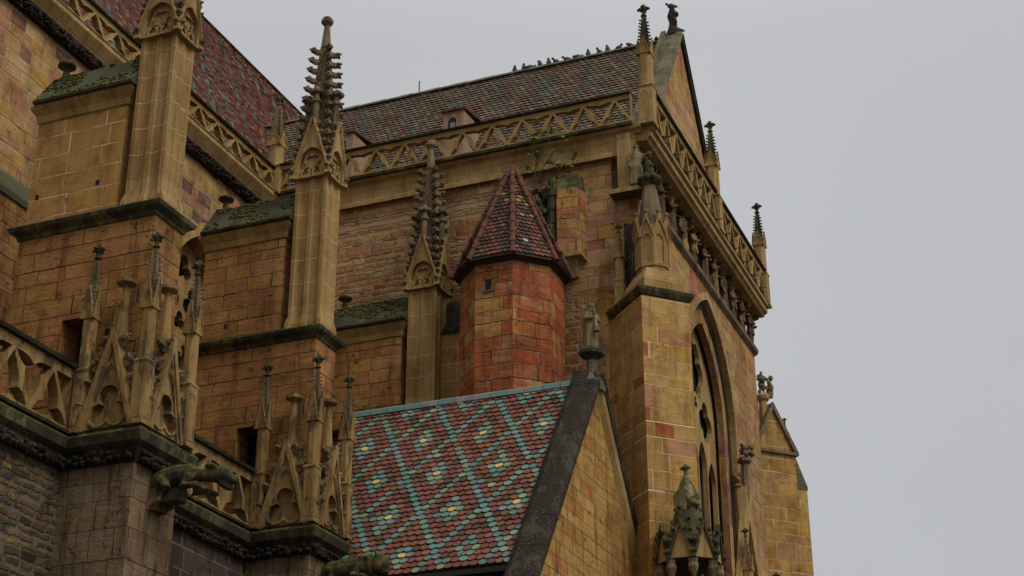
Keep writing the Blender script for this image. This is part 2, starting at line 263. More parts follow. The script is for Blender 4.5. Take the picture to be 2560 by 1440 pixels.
# ============================================================ mesh builder
C = S.collection
ORI = {}
class MB:
    def __init__(s): s.v = []; s.f = []; s.c = []
    def add(s, V, F, T=None, col=None):
        o = len(s.v)
        s.v += [(T @ Vector(p))[:] if T else tuple(p) for p in V]
        s.f += [tuple(i + o for i in f) for f in F]
        s.c += [col] * len(F)
        return s
    def box(s, x0, x1, y0, y1, z0, z1, T=None):
        V = [(x, y, z) for z in (z0, z1) for y in (y0, y1) for x in (x0, x1)]
        return s.add(V, [(0, 2, 3, 1), (4, 5, 7, 6), (0, 1, 5, 4), (1, 3, 7, 5), (3, 2, 6, 7), (2, 0, 4, 6)], T)
    def rings(s, R, T=None, cap=True, closed=True, col=None):
        n = len(R[0]); V = [p for r in R for p in r]; F = []
        for i in range(len(R) - 1):
            for j in range(n if closed else n - 1):
                k = (j + 1) % n
                F.append((i * n + j, i * n + k, (i + 1) * n + k, (i + 1) * n + j))
        if cap: F += [tuple(range(n - 1, -1, -1)), tuple((len(R) - 1) * n + j for j in range(n))]
        return s.add(V, F, T, col)
    def lathe(s, c, prof, n=8, ph=0, T=None, sx=1, sy=1):
        return s.rings([[(c[0] + r * sx * cos(ph + 2 * pi * j / n), c[1] + r * sy * sin(ph + 2 * pi * j / n), c[2] + z) for j in range(n)] for r, z in prof], T)
    def prism(s, poly, z0, z1, T=None, k=1.0, c=(0, 0)):
        return s.rings([[(x, y, z0) for x, y in poly], [(c[0] + (x - c[0]) * k, c[1] + (y - c[1]) * k, z1) for x, y in poly]], T)
    def tube(s, pts, rad, n=6, T=None):
        P = [Vector(p) for p in pts]; R = []
        if not hasattr(rad, '__len__'): rad = [rad] * len(P)
        for i, p in enumerate(P):
            t = (P[min(i + 1, len(P) - 1)] - P[max(i - 1, 0)]).normalized()
            a = t.cross(Vector((0, 0, 1)) if abs(t.z) < .95 else Vector((1, 0, 0))).normalized(); b = a.cross(t)
            R.append([p + (a * cos(2 * pi * j / n) + b * sin(2 * pi * j / n)) * rad[i] for j in range(n)])
        return s.rings(R, T)
    def ball(s, c, r, n=7, m=5, sc=(1, 1, 1), T=None, jit=0):
        R = []
        for i in range(m + 1):
            a = pi * i / m; rr = max(sin(a), .02) * r
            R.append([(c[0] + rr * sc[0] * cos(2 * pi * j / n) * (1 + jit * random.uniform(-1, 1)), c[1] + rr * sc[1] * sin(2 * pi * j / n) * (1 + jit * random.uniform(-1, 1)), c[2] - cos(a) * r * sc[2]) for j in range(n)])
        return s.rings(R, T)
    def plate(s, outer, holes, t, T=None):
        """flat plate in local x,z with thickness t towards +y (front face at y=0)"""
        L = [outer] + list(holes); flat = [p for l in L for p in l]
        tri = tessellate_polygon([[Vector((x, z, 0)) for x, z in l] for l in L])
        n = len(flat); V = [(x, 0, z) for x, z in flat] + [(x, t, z) for x, z in flat]; F = []
        for a, b, c in tri:
            A, B_, C_ = (Vector(flat[i]) for i in (a, b, c))
            cr_ = (B_ - A).cross(C_ - A)
            if cr_ < 0: b, c = c, b
            F.append((a, b, c)); F.append((a + n, c + n, b + n))
        o = 0
        for li, l in enumerate(L):
            m = len(l); area = sum(l[i][0] * l[(i + 1) % m][1] - l[(i + 1) % m][0] * l[i][1] for i in range(m))
            fwd = (area > 0) == (li == 0)
            for i in range(m):
                a, b = o + i, o + (i + 1) % m
                F.append((a, a + n, b + n, b) if fwd else (b, b + n, a + n, a))
            o += m
        return s.add(V, F, T)
    def sweep(s, prof, path, closed=False):
        """prof: (out, z) pairs; path: xy points, outward is to the right of travel"""
        n = len(path); R = []
        for i, p in enumerate(path):
            p = Vector(p)
            a = Vector(path[(i - 1) % n]) if (closed or i > 0) else None
            b = Vector(path[(i + 1) % n]) if (closed or i < n - 1) else None
            ns = []
            if a is not None: t = (p - a).normalized(); ns.append(Vector((t.y, -t.x)))
            if b is not None: t = (b - p).normalized(); ns.append(Vector((t.y, -t.x)))
            m = ns[0] if len(ns) == 1 else (ns[0] + ns[1]) / (1 + ns[0].dot(ns[1]))
            R.append([(p.x + m.x * o, p.y + m.y * o, z) for o, z in prof])
        if closed: R.append(R[0])
        return s.rings(R, None, cap=not closed)
    def leafrow(s, a, b, step, r, drop=0, jit=.4, rows=1, T=None):
        a = Vector(a); b = Vector(b); n = max(1, int((b - a).length / step))
        for q in range(rows):
            for i in range(n):
                p = a.lerp(b, (i + .5 + .5 * (q % 2)) / n) + Vector((random.uniform(-1, 1), random.uniform(-1, 1), random.uniform(-1, 1))) * r * jit - Vector((0, 0, drop * q))
                q_ = random.uniform(.7, 1.15) * r
                s.ball(p, q_, 7, 5, (1.15, 1, .85), T, .22); s.ball(p + Vector((random.uniform(-1, 1), random.uniform(-1, 1), -.9)) * q_ * .7, q_ * .5, 5, 4, (1, 1, 1), T, .3); s.ball(p + Vector((random.uniform(-1, 1), random.uniform(-1, 1), .2)) * q_, q_ * .45, 5, 4, (1, 1, 1), T, .3)
        return s
    def obj(s, name, mat, parent=None, smooth=False, T=None):
        org = ORI.get(parent.name, Vector()) if parent else Vector()
        me = bpy.data.meshes.new(name)
        me.from_pydata([(Vector(p) - org)[:] for p in s.v], [], s.f); me.validate()
        if any(c is not None for c in s.c) and len(me.polygons) == len(s.f):
            at = me.color_attributes.new('tile', 'FLOAT_COLOR', 'CORNER'); buf = []
            for p, c in zip(me.polygons, s.c): buf += list((c or (.1, .1, .1)) + (1,)) * p.loop_total
            at.data.foreach_set('color', buf)
        if smooth: me.polygons.foreach_set('use_smooth', [True] * len(me.polygons))
        me.materials.append(M[mat]); me.update()
        o = bpy.data.objects.new(name, me); C.objects.link(o)
        if parent: o.parent = parent; ORI[o.name] = org
        return o

def tag(o, label=None, cat=None, group=None, kind=None):
    for k, v in (('label', label), ('category', cat), ('group', group), ('kind', kind)):
        if v: o[k] = v
    return o
def thing(name, loc, label, cat, group=None, rz=0):
    o = bpy.data.objects.new(name, None); C.objects.link(o); o.location = loc; o.rotation_euler = (0, 0, rz)
    o.empty_display_size = .2
    ORI[o.name] = Vector(loc); return tag(o, label, cat, group)
def local(o): ORI[o.name] = Vector(); return o
def children(o): return [c for c in bpy.data.objects if c.parent == o]
def dup(root, loc, label, group=None, rz=None, scale=None):
    kids = {}
    for c in bpy.data.objects:
        if c.parent: kids.setdefault(c.parent, []).append(c)
    def rec(o, par):
        c = o.copy(); C.objects.link(c)
        if par: c.parent = par
        for k in kids.get(o, []): rec(k, c)
        return c
    r = rec(root, None); r.location = loc
    if label: r['label'] = label
    if group: r['group'] = group
    if rz is not None: r.rotation_euler = (0, 0, rz)
    if scale: r.scale = scale
    return r
def fuse(mb, name, mat, parent, voxel=.02, smooth=True):
    """melt overlapping solids into one continuous skin"""
    o = mb.obj(name, mat, parent, smooth)
    m = o.modifiers.new('r', 'REMESH'); m.mode = 'VOXEL'; m.voxel_size = voxel; m.use_smooth_shade = smooth
    sm = o.modifiers.new('s', 'SMOOTH'); sm.iterations = 2; sm.factor = .5
    me = bpy.data.meshes.new_from_object(o.evaluated_get(bpy.context.evaluated_depsgraph_get()))
    o.modifiers.clear(); o.data = me; me.name = name
    if not me.materials: me.materials.append(M[mat])
    return o
def foil(n, c, r, cx=0, cz=0, a0=pi / 2, k=7):
    out = []; st = 2 * pi / n; h = st / 2
    dd = (2 * c * cos(h) + sqrt(max(0, 4 * c * c * cos(h) ** 2 - 4 * (c * c - r * r)))) / 2
    ph = atan2(dd * sin(h), dd * cos(h) - c)
    for i in range(n):
        th = a0 + i * st
        for j in range(k + 1):
            a = th - ph + 2 * ph * j / k
            out.append((cx + c * cos(th) + r * cos(a), cz + c * sin(th) + r * sin(a)))
    res = []
    for p in out:
        if not res or (abs(p[0] - res[-1][0]) + abs(p[1] - res[-1][1])) > 1e-4: res.append(p)
    if abs(res[0][0] - res[-1][0]) + abs(res[0][1] - res[-1][1]) < 1e-4: res.pop()
    return res
def arch(hw, z0, zs, rise, cx=0, k=8):
    """pointed arch outline, counter-clockwise from bottom left"""
    R_ = (hw * hw + rise * rise) / (2 * hw); pts = [(cx - hw, z0), (cx + hw, z0)]
    a1 = atan2(rise, R_ - hw)
    for j in range(k + 1): a = a1 * j / k; pts.append((cx + hw - R_ + R_ * cos(a), zs + R_ * sin(a)))
    for j in range(k - 1, -1, -1): a = a1 * j / k; pts.append((cx - hw + R_ - R_ * cos(a), zs + R_ * sin(a)))
    return pts
CUSP = [(0, 0), (.2, 0), (.34, .2), (.43, .55), (.5, 1), (.57, .55), (.66, .2), (.8, 0)]
def cusped(tri, c, sides=(.5, .5, .5), cc=(1, 1, 1)):
    A = [Vector(p) for p in tri]; cen = (A[0] + A[1] + A[2]) / 3; out = []
    for i in range(3):
        p, q = A[i], A[(i + 1) % 3]; dd = q - p; n_ = Vector((-dd.y, dd.x)).normalized()
        if n_.dot(cen - p) < 0: n_ = -n_
        tc = sides[i]
        for t, k in CUSP:
            t2 = t * tc / .5 if t < .5 else 1 - (1 - t) * (1 - tc) / .5
            out.append((p + dd * t2 + n_ * k * c * cc[i])[:])
    return out
def inset_tri(tri, d):
    A = [Vector(p) for p in tri]; a, b, c = (A[1] - A[2]).length, (A[2] - A[0]).length, (A[0] - A[1]).length
    I = (A[0] * a + A[1] * b + A[2] * c) / (a + b + c); s_ = (a + b + c) / 2
    ar = abs((A[1] - A[0]).cross(A[2] - A[0])) / 2; r = ar / s_; k = max(.1, (r - d) / r)
    return [I + (p - I) * k for p in A]
RX = lambda a: Matrix.Rotation(a, 4, 'X'); RY = lambda a: Matrix.Rotation(a, 4, 'Y'); RZ = lambda a: Matrix.Rotation(a, 4, 'Z')
TR = lambda x, y, z: Matrix.Translation((x, y, z))

# ============================================================ tiled slopes
def tiles(mb, O, U, D, width, length, tw, rh, colf, clip=None, th=.014, seg=5, lift=.018, jit=.004):
    """scalloped tiles: O top-left corner at ridge, U along ridge, D down the slope (unit vectors)"""
    O = Vector(O); U = Vector(U).normalized(); D = Vector(D).normalized(); N = U.cross(D)
    if N.z < 0: N = -N
    rows = int(length / rh)
    for r in range(rows):
        off = .5 * (r % 2); n = int(width / tw) + 1
        for i in range(n):
            u = (i + off) * tw; dn = (r + 1) * rh
            if u > width: continue
            if clip and not clip(u, dn): continue
            col = colf(i + off, r)
            sag = .02 * noise.noise(Vector((u * .9, dn * .9, width)));
            tl = random.uniform(-.07, .07); jx = random.uniform(-jit, jit) * 1.6; jz = random.uniform(0, jit * 1.5); hw = tw * .485
            pts = [(-hw, -rh * 1.05)] + [(-hw * cos(pi * j / seg), -rh * .5 + rh * .56 * sin(pi * j / seg)) for j in range(seg + 1)] + [(hw, -rh * 1.05)]
            V = []
            for x, y in pts:
                hgt = lift * ((y / rh) + 1.1) + jz + tl * x + sag
                V.append(O + U * (u + x + jx) + D * (dn + y) + N * hgt)
            m = len(V); V2 = [p - N * (th + .012) for p in V[1:-1]]
            F = [tuple(range(m))[::-1]] if False else [tuple(range(m))]
            for j in range(len(V2) - 1): F.append((1 + j, m + j, m + j + 1, 2 + j))
            mb.add([p[:] for p in V + V2], F, None, col)
def jc(c, a=.18):
    k = 1 + random.uniform(-a, a); return tuple(max(.004, x * k * (1 + random.uniform(-a, a) * .35)) for x in c)
TEAL = (.105, .205, .165); TEAL2 = (.13, .195, .175); GREENT = (.18, .245, .155); MAR = (.175, .062, .034); MAR2 = (.20, .082, .046); BRN = (.09, .05, .024); YEL = (.60, .38, .13); BLUEG = (.15, .205, .19)
def diamonds(hx, hy, lo, main, line, spot=YEL, thr=.86):
    def f(i, r):
        bx = (i % (2 * hx)); by = (r % (2 * hy))
        best = min(abs(dx) / hx + abs(dy) / hy for dx, dy in ((bx, by), (bx - 2 * hx, by), (bx, by - 2 * hy), (bx - 2 * hx, by - 2 * hy), (bx - hx, by - hy)))
        if random.random() < .05: return jc(random.choice(list(main) + list(line)), .3)
        if best < .01 and spot: return jc(spot, .1)
        if best >= thr or .01 < best < lo: return jc(random.choice(line), .15)
        return jc(random.choice(main), .2)
    return f

# ============================================================ carved ornament
def crocket_mesh(mb, s=1.0, T=None):
    """leafy hook pointing to +x"""
    mb.box(-.04 * s, .12 * s, -.04 * s, .04 * s, -.045 * s, .04 * s, T); mb.ball((.05 * s, 0, -.03 * s), .06 * s, 6, 4, (1.2, .8, 1), T, .1)
    mb.ball((.13 * s, 0, .015 * s), .07 * s, 6, 4, (1, 1.25, .9), T, .2)
    mb.ball((.13 * s, .04 * s, .05 * s), .03 * s, 5, 3, (1, 1, 1), T, .2); mb.ball((.19 * s, -.03 * s, .045 * s), .028 * s, 5, 3, (1, 1, 1), T, .2)
    mb.ball((.18 * s, .035 * s, -.015 * s), .03 * s, 5, 3, (1, 1, 1), T, .2); mb.ball((.10 * s, 0, -.045 * s), .035 * s, 5, 3, (1.3, 1, .7), T, .1)
def fleuron(mb, c, s=1.0, n=4, T=None):
    """four-leaf finial seen as a cross"""
    x, y, z = c
    mb.lathe(c, [(.05 * s, -.02 * s), (.075 * s, 0), (.045 * s, .03 * s), (.04 * s, .1 * s), (.06 * s, .14 * s)], 8, 0, T)
    for i in range(n):
        a = 2 * pi * i / n + pi / 4 * 0
        dx, dy = cos(a), sin(a)
        mb.tube([(x + dx * .03 * s, y + dy * .03 * s, z + .13 * s), (x + dx * .09 * s, y + dy * .09 * s, z + .2 * s), (x + dx * .135 * s, y + dy * .135 * s, z + .17 * s)], [.035 * s, .045 * s, .02 * s], 5, T)
        mb.ball((x + dx * .12 * s, y + dy * .12 * s, z + .175 * s), .038 * s, 5, 3, (1, 1, .8), T, .15)
    mb.ball((x, y, z + .24 * s), .06 * s, 6, 4, (1, 1, 1.1), T, .1)
SIDE = [(0, 0), (.1, 0), (.15, .035), (.24, .055), (.4, .055), (.44, .02), (.56, .02), (.6, .055), (.76, .055), (.85, .035), (.9, 0)]
def fluted(a, b):
    """rectangular shaft section with hollow mouldings on each side"""
    cs = [(-a, -b), (a, -b), (a, b), (-a, b)]; out = []
    for i in range(4):
        p = Vector(cs[i]); q = Vector(cs[(i + 1) % 4]); dd = q - p; nn = Vector((-dd.y, dd.x)).normalized()
        for t, k in SIDE: out.append((p + dd * t + nn * k)[:])
    return out
def gablet(mb, hw, h, arch_h, t, T, cro=5, cs=.8, crm=None, foilm=True, ms=1.0):
    """steep crocketed gable with a blind traceried arch, front face at y=0 looking to -y"""
    hole = arch(hw * .66, .03, arch_h * .45, arch_h * .5)
    mb.plate([(-hw, 0), (hw, 0), (0, h)], [hole], t, T)
    mb.plate([(-hw * .8, 0), (hw * .8, 0), (hw * .8, .02), (0, h * .85), (-hw * .8, .02)], [], .02, T @ TR(0, t - .021, 0))
    if foilm:
        q = foil(4, hw * .17, hw * .19, 0, arch_h * .52, pi / 4, 5)
        ring = [(x * 1.0, z) for x, z in foil(8, hw * .30, hw * .12, 0, arch_h * .52, 0, 2)]
        mb.plate(ring, [q], t * .5, T @ TR(0, t * .4, 0))
        for sgn in (-1, 1):
            q = foil(3, hw * .09, hw * .1, sgn * hw * .3, arch_h * .2, pi / 2, 4)
            mb.plate([(sgn * hw * .3 - hw * .26, .03), (sgn * hw * .3 + hw * .26, .03), (sgn * hw * .3 + hw * .26, arch_h * .3), (sgn * hw * .3 - hw * .26, arch_h * .3)], [q], t * .5, T @ TR(0, t * .4, 0))
    al = atan2(h, hw)
    for sgn in (-1, 1):
        # raking moulding
        for w_, o_, pr in ((.035 * ms, .0, -.05 * ms), (.02 * ms, .045 * ms, -.025 * ms)):
            e_ = hw * .06
            p0 = Vector((sgn * (hw - o_ * .6), 0, -.0)); p1 = Vector((0, 0, h - o_ * 1.6))
            dd = (p1 - p0).normalized(); nn = Vector((dd.z * sgn, 0, -dd.x * sgn)) * -1
            V = []
            for pt in (p0, p1):
                for yy in (pr + (.004 if sgn > 0 else 0), t * .6 + (.004 if sgn > 0 else 0)):
                    for kk in (0, w_): V.append(pt + Vector((0, yy, 0)) + nn * -kk * (1 if True else -1))
            F = [(0, 1, 3, 2), (4, 6, 7, 5), (0, 4, 5, 1), (1, 5, 7, 3), (3, 7, 6, 2), (2, 6, 4, 0)]
            mb.add([v[:] for v in V], F, T)
        if crm is not None:
            for i in range(cro):
                f_ = (i + .6) / (cro + .4); px, pz = sgn * hw * (1 - f_), h * f_
                Tm = T @ TR(px, t * .2, pz) @ (RY(0) if sgn > 0 else RZ(pi)) @ RY(-.5)
                crm.append(Tm) if isinstance(crm, list) else crocket_mesh(crm, cs, Tm)
def rot4(k): return RZ(k * pi / 2)

# --- the big free-standing pinnacle of a pier (local, base centre at 0)
def big_pinnacle(loc, label, separate=True):
    r = thing('pinnacle', loc, label, 'pinnacle', 'tall crocketed pinnacles on the choir piers'); local(r)
    a, b = .40, .335
    m = MB(); m.prism(fluted(a + .0, b + .0), .28, 4.0)
    m.obj('shaft', 'trim_clean', r)
    m = MB(); sec = fluted(a, b)
    m.rings([[(x * 1.14, y * 1.14, -.05) for x, y in sec], [(x * 1.13, y * 1.13, .1) for x, y in sec], [(x * 1.0, y * 1.0, .28) for x, y in sec]]); m.obj('base', 'mossy' if False else 'trim', r)
    for k in range(4):
        hw = (a if k % 2 == 0 else b) + .1; off = (b if k % 2 == 0 else a) + .045
        T = rot4(k) @ TR(0, -off - .03, 3.72)
        g = MB(); c = []; gablet(g, hw, 1.55, .82, .12, T, 6, .75, c)
        go = g.obj('gablet', 'trim', r)
        for Tm in c:
            if k == 0 and Tm is c[0]: q0 = MB(); crocket_mesh(q0, .75); o = q0.obj('crocket', 'trim_grey', go); gc = o
            else: o = gc.copy(); C.objects.link(o); o.parent = go
            o.matrix_local = Tm
        m = MB(); T2 = rot4(k) @ TR(0, -off + .08, 0)
        m.lathe((0, 0, 0), [(.085, 5.0), (.08, 5.72), (.125, 5.76), (.125, 5.82), (.075, 5.86), (.08, 5.98)], 8, pi / 8, T2)
        for q in range(6): m.ball((.12 * cos(q * pi / 3), .12 * sin(q * pi / 3), 6.04), .07, 5, 4, (1, 1, .9), T2, .2)
        m.ball((0, 0, 6.12), .08, 6, 4, (1, 1, 1), T2, .2)
        m.obj('colonnette', 'trim_grey', r)
    m = MB(); m.prism([(-.33, -.3), (.33, -.3), (.33, .3), (-.33, .3)], 3.9, 7.45, None, .3)
    m.lathe((0, 0, 0), [(.125, 7.44), (.07, 8.08), (.115, 8.13), (.15, 8.17), (.15, 8.25), (.1, 8.32)], 8, pi / 8)
    sp = m.obj('spire', 'trim_grey', r)
    m = MB(); crocket_mesh(m, 1.15); first = None
    for lv in range(11):
        z = 4.55 + lv * .275; k = 1 - (z - 3.9) / 3.55 * .7
        for q in range(4):
            x = .33 * k * (1 if q in (0, 3) else -1); y = .3 * k * (1 if q < 2 else -1)
            if first is None:
                o = m.obj('crocket', 'trim_grey', sp); first = o
            else:
                o = first.copy(); C.objects.link(o); o.parent = sp
            o.location = (x, y, z); o.rotation_euler = (0, 0, pi / 4 + q * pi / 2)
    return r
# --- slender pinnacle (local)
def slim_pinnacle(loc, label, group, base_h=1.22, w=.118, sh=2.2, gh=.66, sp=1.1, fin=1.0, mat='trim', spm='trim_grey', ped=0, cro=True, name='pinnacle', nlev=9, cap_mat='mossy'):
    r = thing(name, loc, label, 'pinnacle', group); local(r)
    m = MB(); s1 = w * 1.12
    if base_h:
        m.box(-s1 * 1.15, s1 * 1.15, -s1 * 1.15, s1 * 1.15, 0, .1); m.box(-s1, s1, -s1, s1, .1, base_h - .06)
        m.lathe((0, 0, 0), [(s1 * 1.45, base_h - .08), (s1 * 1.65, base_h - .03), (s1 * 1.2, base_h + .02)], 4, pi / 4)
        for k in range(4):
            m.plate([(-s1 * .8, .12), (s1 * .8, .12), (s1 * .8, base_h - .1), (-s1 * .8, base_h - .1)], [arch(s1 * .6, .16, base_h - .4, .2, 0, 4)], .015, rot4(k) @ TR(0, -s1 - .012, 0))
        m.obj('pedestal', mat, r); m = MB()
    m.prism([(w, -w * .5), (w, w * .5), (w * .5, w), (-w * .5, w), (-w, w * .5), (-w, -w * .5), (-w * .5, -w), (w * .5, -w)] if not ped else fluted(w, w), base_h, sh + .1)
    m.obj('shaft', mat, r)
    for k in range(4):
        g = MB(); gablet(g, w * 1.06, gh, gh * .6, .03, rot4(k) @ TR(0, -w - .02, sh), 4, .22, g, False, .35); g.obj('gablet', mat, r)
    m = MB(); top = sh + .15 + sp
    m.prism([(-w * .8, -w * .8), (w * .8, -w * .8), (w * .8, w * .8), (-w * .8, w * .8)], sh + .05, top, None, .3)
    if cro:
        for i in range(nlev):
            z = sh + gh * .7 + i * (sp - gh * .55) / nlev; k = 1 - (z - sh) / (sp + .15) * .7
            for q in range(4): crocket_mesh(m, .3 * (w / .15), rot4(q) @ RZ(pi / 4) @ TR(w * 1.1 * k, 0, z))
    m.obj('spire', spm, r)
    m = MB(); fleuron(m, (0, 0, top), fin); m.obj('finial', 'mossy' if spm != 'trim_black' else spm, r)
    return r

# ============================================================ masonry dimensions
Y = [22.97, 29.27, 35.42]     # front planes of the three choir piers
XS, XW, XL = -19.6, -16.5, -17.55
YT, XF = 36.63, -11.3         # transept side wall plane, facade plane
ZP = 24.1                     # parapet base
# ------------------------------------------------------------ ground
g = MB(); g.add([(-400, -400, 0), (400, -400, 0), (400, 400, 0), (-400, 400, 0)], [(0, 1, 2, 3)])
tag(g.obj('ground', 'ground'), kind='structure')

# ------------------------------------------------------------ choir
ch = thing('church_choir', (-22.3, 30, 0), 'choir wall of pale and plum ashlar under a steep red tiled roof, behind the piers', 'church')
ch2 = MB(); ch2.plate([(2, 0), (YT, 0), (YT, 23.45), (2, 23.45)], [arch(1.35, 13.2, 19.3, 2.0, 33.1), arch(1.55, 13.2, 19.2, 2.35, 19.0)], 1.0, Matrix(((0, -1, 0, -22.3), (1, 0, 0, 0), (0, 0, 1, 0), (0, 0, 0, 1))))
ch2.obj('wall', 'choir_ashlar', ch)
m = MB(); TC = Matrix(((0, -1, 0, -22.3), (1, 0, 0, 0), (0, 0, 1, 0), (0, 0, 0, 1)))
for cy in (33.1, 19.0):
    w = MB(); w.plate([(cy - 1.7, 13), (cy + 1.7, 13), (cy + 1.7, 22), (cy - 1.7, 22)], [], .05, TC @ TR(0, .75, 0)); gl = w.obj('window', 'glass', ch)
    t = MB(); holes = [foil(3, .2, .2, cy, 20.45, pi / 2), foil(3, .22, .22, cy - .5, 19.6), foil(3, .22, .22, cy + .5, 19.6), foil(3, .13, .15, cy, 18.95), foil(3, .12, .14, cy - .85, 18.85), foil(3, .12, .14, cy + .85, 18.85)] + [arch(.22, 13.4, 17.9, .5, cy + q_) for q_ in (-.84, -.28, .28, .84)]
    t.plate(arch(1.33, 13.3, 19.3, 1.97, cy), holes, .2, TC @ TR(0, .42, 0)); t.obj('tracery', 'trim_clean', gl)
    t = MB(); o_ = arch(1.62, 13.2, 19.3, 2.4, cy); i_ = arch(1.36, 13.21, 19.3, 2.01, cy); t.plate(o_, [i_], .16, TC @ TR(0, -.12, 0)); t.obj('arch_moulding', 'trim', gl)
# sill weathering at the foot of the near bay
m = MB(); m.rings([[(-22.3, y, 19.3), (-21.3, y, 18.2), (-21.3, y, 18.05), (-22.3, y, 18.05)] for y in (2, 26.4)]); m.obj('mossy_weathering', 'cap_slab_green', ch)
m = MB(); m.box(-22.3, -21.35, 2, 26.3, 11.6, 18.05); m.obj('lower_wall', 'pier_ashlar', ch)
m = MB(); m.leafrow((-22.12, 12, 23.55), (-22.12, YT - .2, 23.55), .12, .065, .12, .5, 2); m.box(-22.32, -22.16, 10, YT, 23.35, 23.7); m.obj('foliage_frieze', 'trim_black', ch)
m = MB(); m.sweep([(0, 23.68), (.1, 23.7), (.16, 23.8), (.3, 24.0), (.3, 24.1), (-.4, 24.12), (-.4, 23.68)], [(-22.3, 5), (-22.3, YT + .1)]); m.obj('cornice', 'trim_clean', ch)
# roof
xe, ze, xr, zr = -23.5, 24.75, -29.0, 35.45
m = MB(); m.add([(xe, 0, ze), (xe, 50, ze), (xr, 50, zr), (xr, 0, zr), (2 * xr - xe, 0, ze), (2 * xr - xe, 50, ze)], [(0, 1, 2, 3), (3, 2, 5, 4), (0, 3, 4), (1, 5, 2)]); m.box(-34, xe + .1, 0, 50, 23.5, ze)
rf = m.obj('roof', 'wood', ch)
m = MB(); D = Vector((xe - xr, 0, ze - zr)); Ln = D.length
fcol = diamonds(3, 8, .0, [(.19, .06, .035), (.2, .055, .03), (.23, .065, .035), (.16, .055, .032)], [(.14, .2, .17), (.2, .22, .18), (.13, .18, .15), (.19, .07, .04)], (.28, .22, .14), .84)
tiles(m, (xr, 14, zr + .03), (0, 1, 0), D, 36, Ln, .19, .19, fcol, None, .016, 3, .03); m.obj('roof_tiles', 'far_tile', rf)
m = MB(); m.rings([[(xr - .12, y, zr), (xr - .06, y, zr + .1), (xr + .06, y, zr + .1), (xr + .12, y, zr)] for y in (12, 50)]); m.obj('ridge', 'coping_grey', rf)
# aisle terrace behind the low balustrade
m = MB(); m.box(-22.3, -17.8, 2, 30.5, 11.0, 11.45); m.box(-22.3, -17.85, 30.5, YT - .01, 11.0, 11.44); m.obj('aisle_roof', 'coping', ch)

# ------------------------------------------------------------ parapets
def zigzag(par, a, b, z0, z1, n, t, sw, outx, mat='trim', cus=.085, first_half=True):
    """openwork of leaning struts between points a and b (xy); outx: outward normal"""
    a = Vector(a); b = Vector(b); L = (b - a).length; U = (b - a) / L; Wd = L / n; H = z1 - z0
    T = Matrix(((U.x, -outx[0], 0, a.x + outx[0] * t / 2), (U.y, -outx[1], 0, a.y + outx[1] * t / 2), (0, 0, 1, z0), (0, 0, 0, 1)))
    ref = None
    for i in range(n):
        u = i * Wd; up = [(0, 0), (Wd, 0), (Wd / 2, H)]; dn = [(Wd / 2, H), (Wd, 0), (Wd * 1.5, H)]
        lst = [('up', up)] + ([('dn', dn)] if i < n - 1 else [])
        for kind, tri in lst:
            h = cusped(inset_tri(tri, sw), cus, (.5, .36, .64), (.6, 1, 1)) if kind == 'up' else cusped(inset_tri(tri, sw), cus, (.33, .67, .5), (1, 1, 1.1))
            if abs(U.x) > .5 and U.x < 0: pass
            m = MB(); m.plate([(p[0] + u, p[1]) for p in tri], [[(x + u, z) for x, z in h]], t, T); m.obj('tracery_panel', mat, par)
    for s_ in ((0, 0), (L, 0)):
        e = Wd / 2; tri = [(0, 0), (Wd / 2, H), (0, H)] if s_[0] == 0 else [(L, 0), (L, H), (L - Wd / 2, H)]
        m = MB(); m.plate(tri, [[p[:] for p in inset_tri(tri, sw * .8)]], t, T); m.obj('tracery_panel', mat, par)
def parapet(name, a, b, out, zb, h, n, t, label, sw=.036, railw=.16, group='zigzag stone balustrades', moss=True, baseh=.12, bm='mossy', cus=.05, mat='trim'):
    mid = ((a[0] + b[0]) / 2, (a[1] + b[1]) / 2, zb)
    p = thing(name, mid, label, 'balustrade', group)
    a = Vector(a); b = Vector(b); path = [a[:], b[:]]
    rt = Vector(((b - a).normalized().y, -(b - a).normalized().x))
    if rt.dot(Vector(out)) < 0: path = path[::-1]
    m = MB(); m.sweep([(-t * .7, zb), (t * .8, zb), (t * .9, zb + baseh * .6), (t * .5, zb + baseh), (-t * .7, zb + baseh)], path); m.obj('plinth', mat if not moss else bm, p)
    zt = zb + h
    m = MB(); m.sweep([(-t * .8, zt - railw), (t * .5, zt - railw), (t * .55, zt - railw * .8), (t * .55, zt - railw * .45), (-t * .8, zt - railw * .4)], path); m.obj('rail', mat, p)
    m = MB(); m.sweep([(-t, zt - railw * .4 + .002), (t * .95, zt - railw * .4 + .002), (t * 1.1, zt - railw * .15), (t * .4, zt + .03), (-t * .6, zt + .03)], path); m.obj('rail_capping', 'cap_slab', p)
    zigzag(p, a, b, zb + baseh, zt - railw, n, t, sw, out, mat, cus)
    return p
p = parapet('balustrade', (-22.15, 10.0), (-22.15, YT - .2), (1, 0), 24.1, .82, 28, .16, 'zigzag stone balustrade along the foot of the steep red roof of the choir')
p = parapet('balustrade', (-22.0, YT - .2), (-11.32, YT - .2), (0, -1), ZP, 1.0, 12, .16, 'zigzag stone balustrade in front of the brown-green transept roof, above the rubble wall')
p = parapet('balustrade', (-10.95, 36.85), (-10.95, 43.15), (1, 0), ZP, 1.25, 7, .16, 'zigzag balustrade on the gable front, between near corner pinnacle and middle pinnacle')
p = parapet('balustrade', (-10.95, 43.6), (-10.95, 49.1), (1, 0), ZP, 1.25, 6, .16, 'zigzag balustrade on the gable front, far half beyond the middle pinnacle')
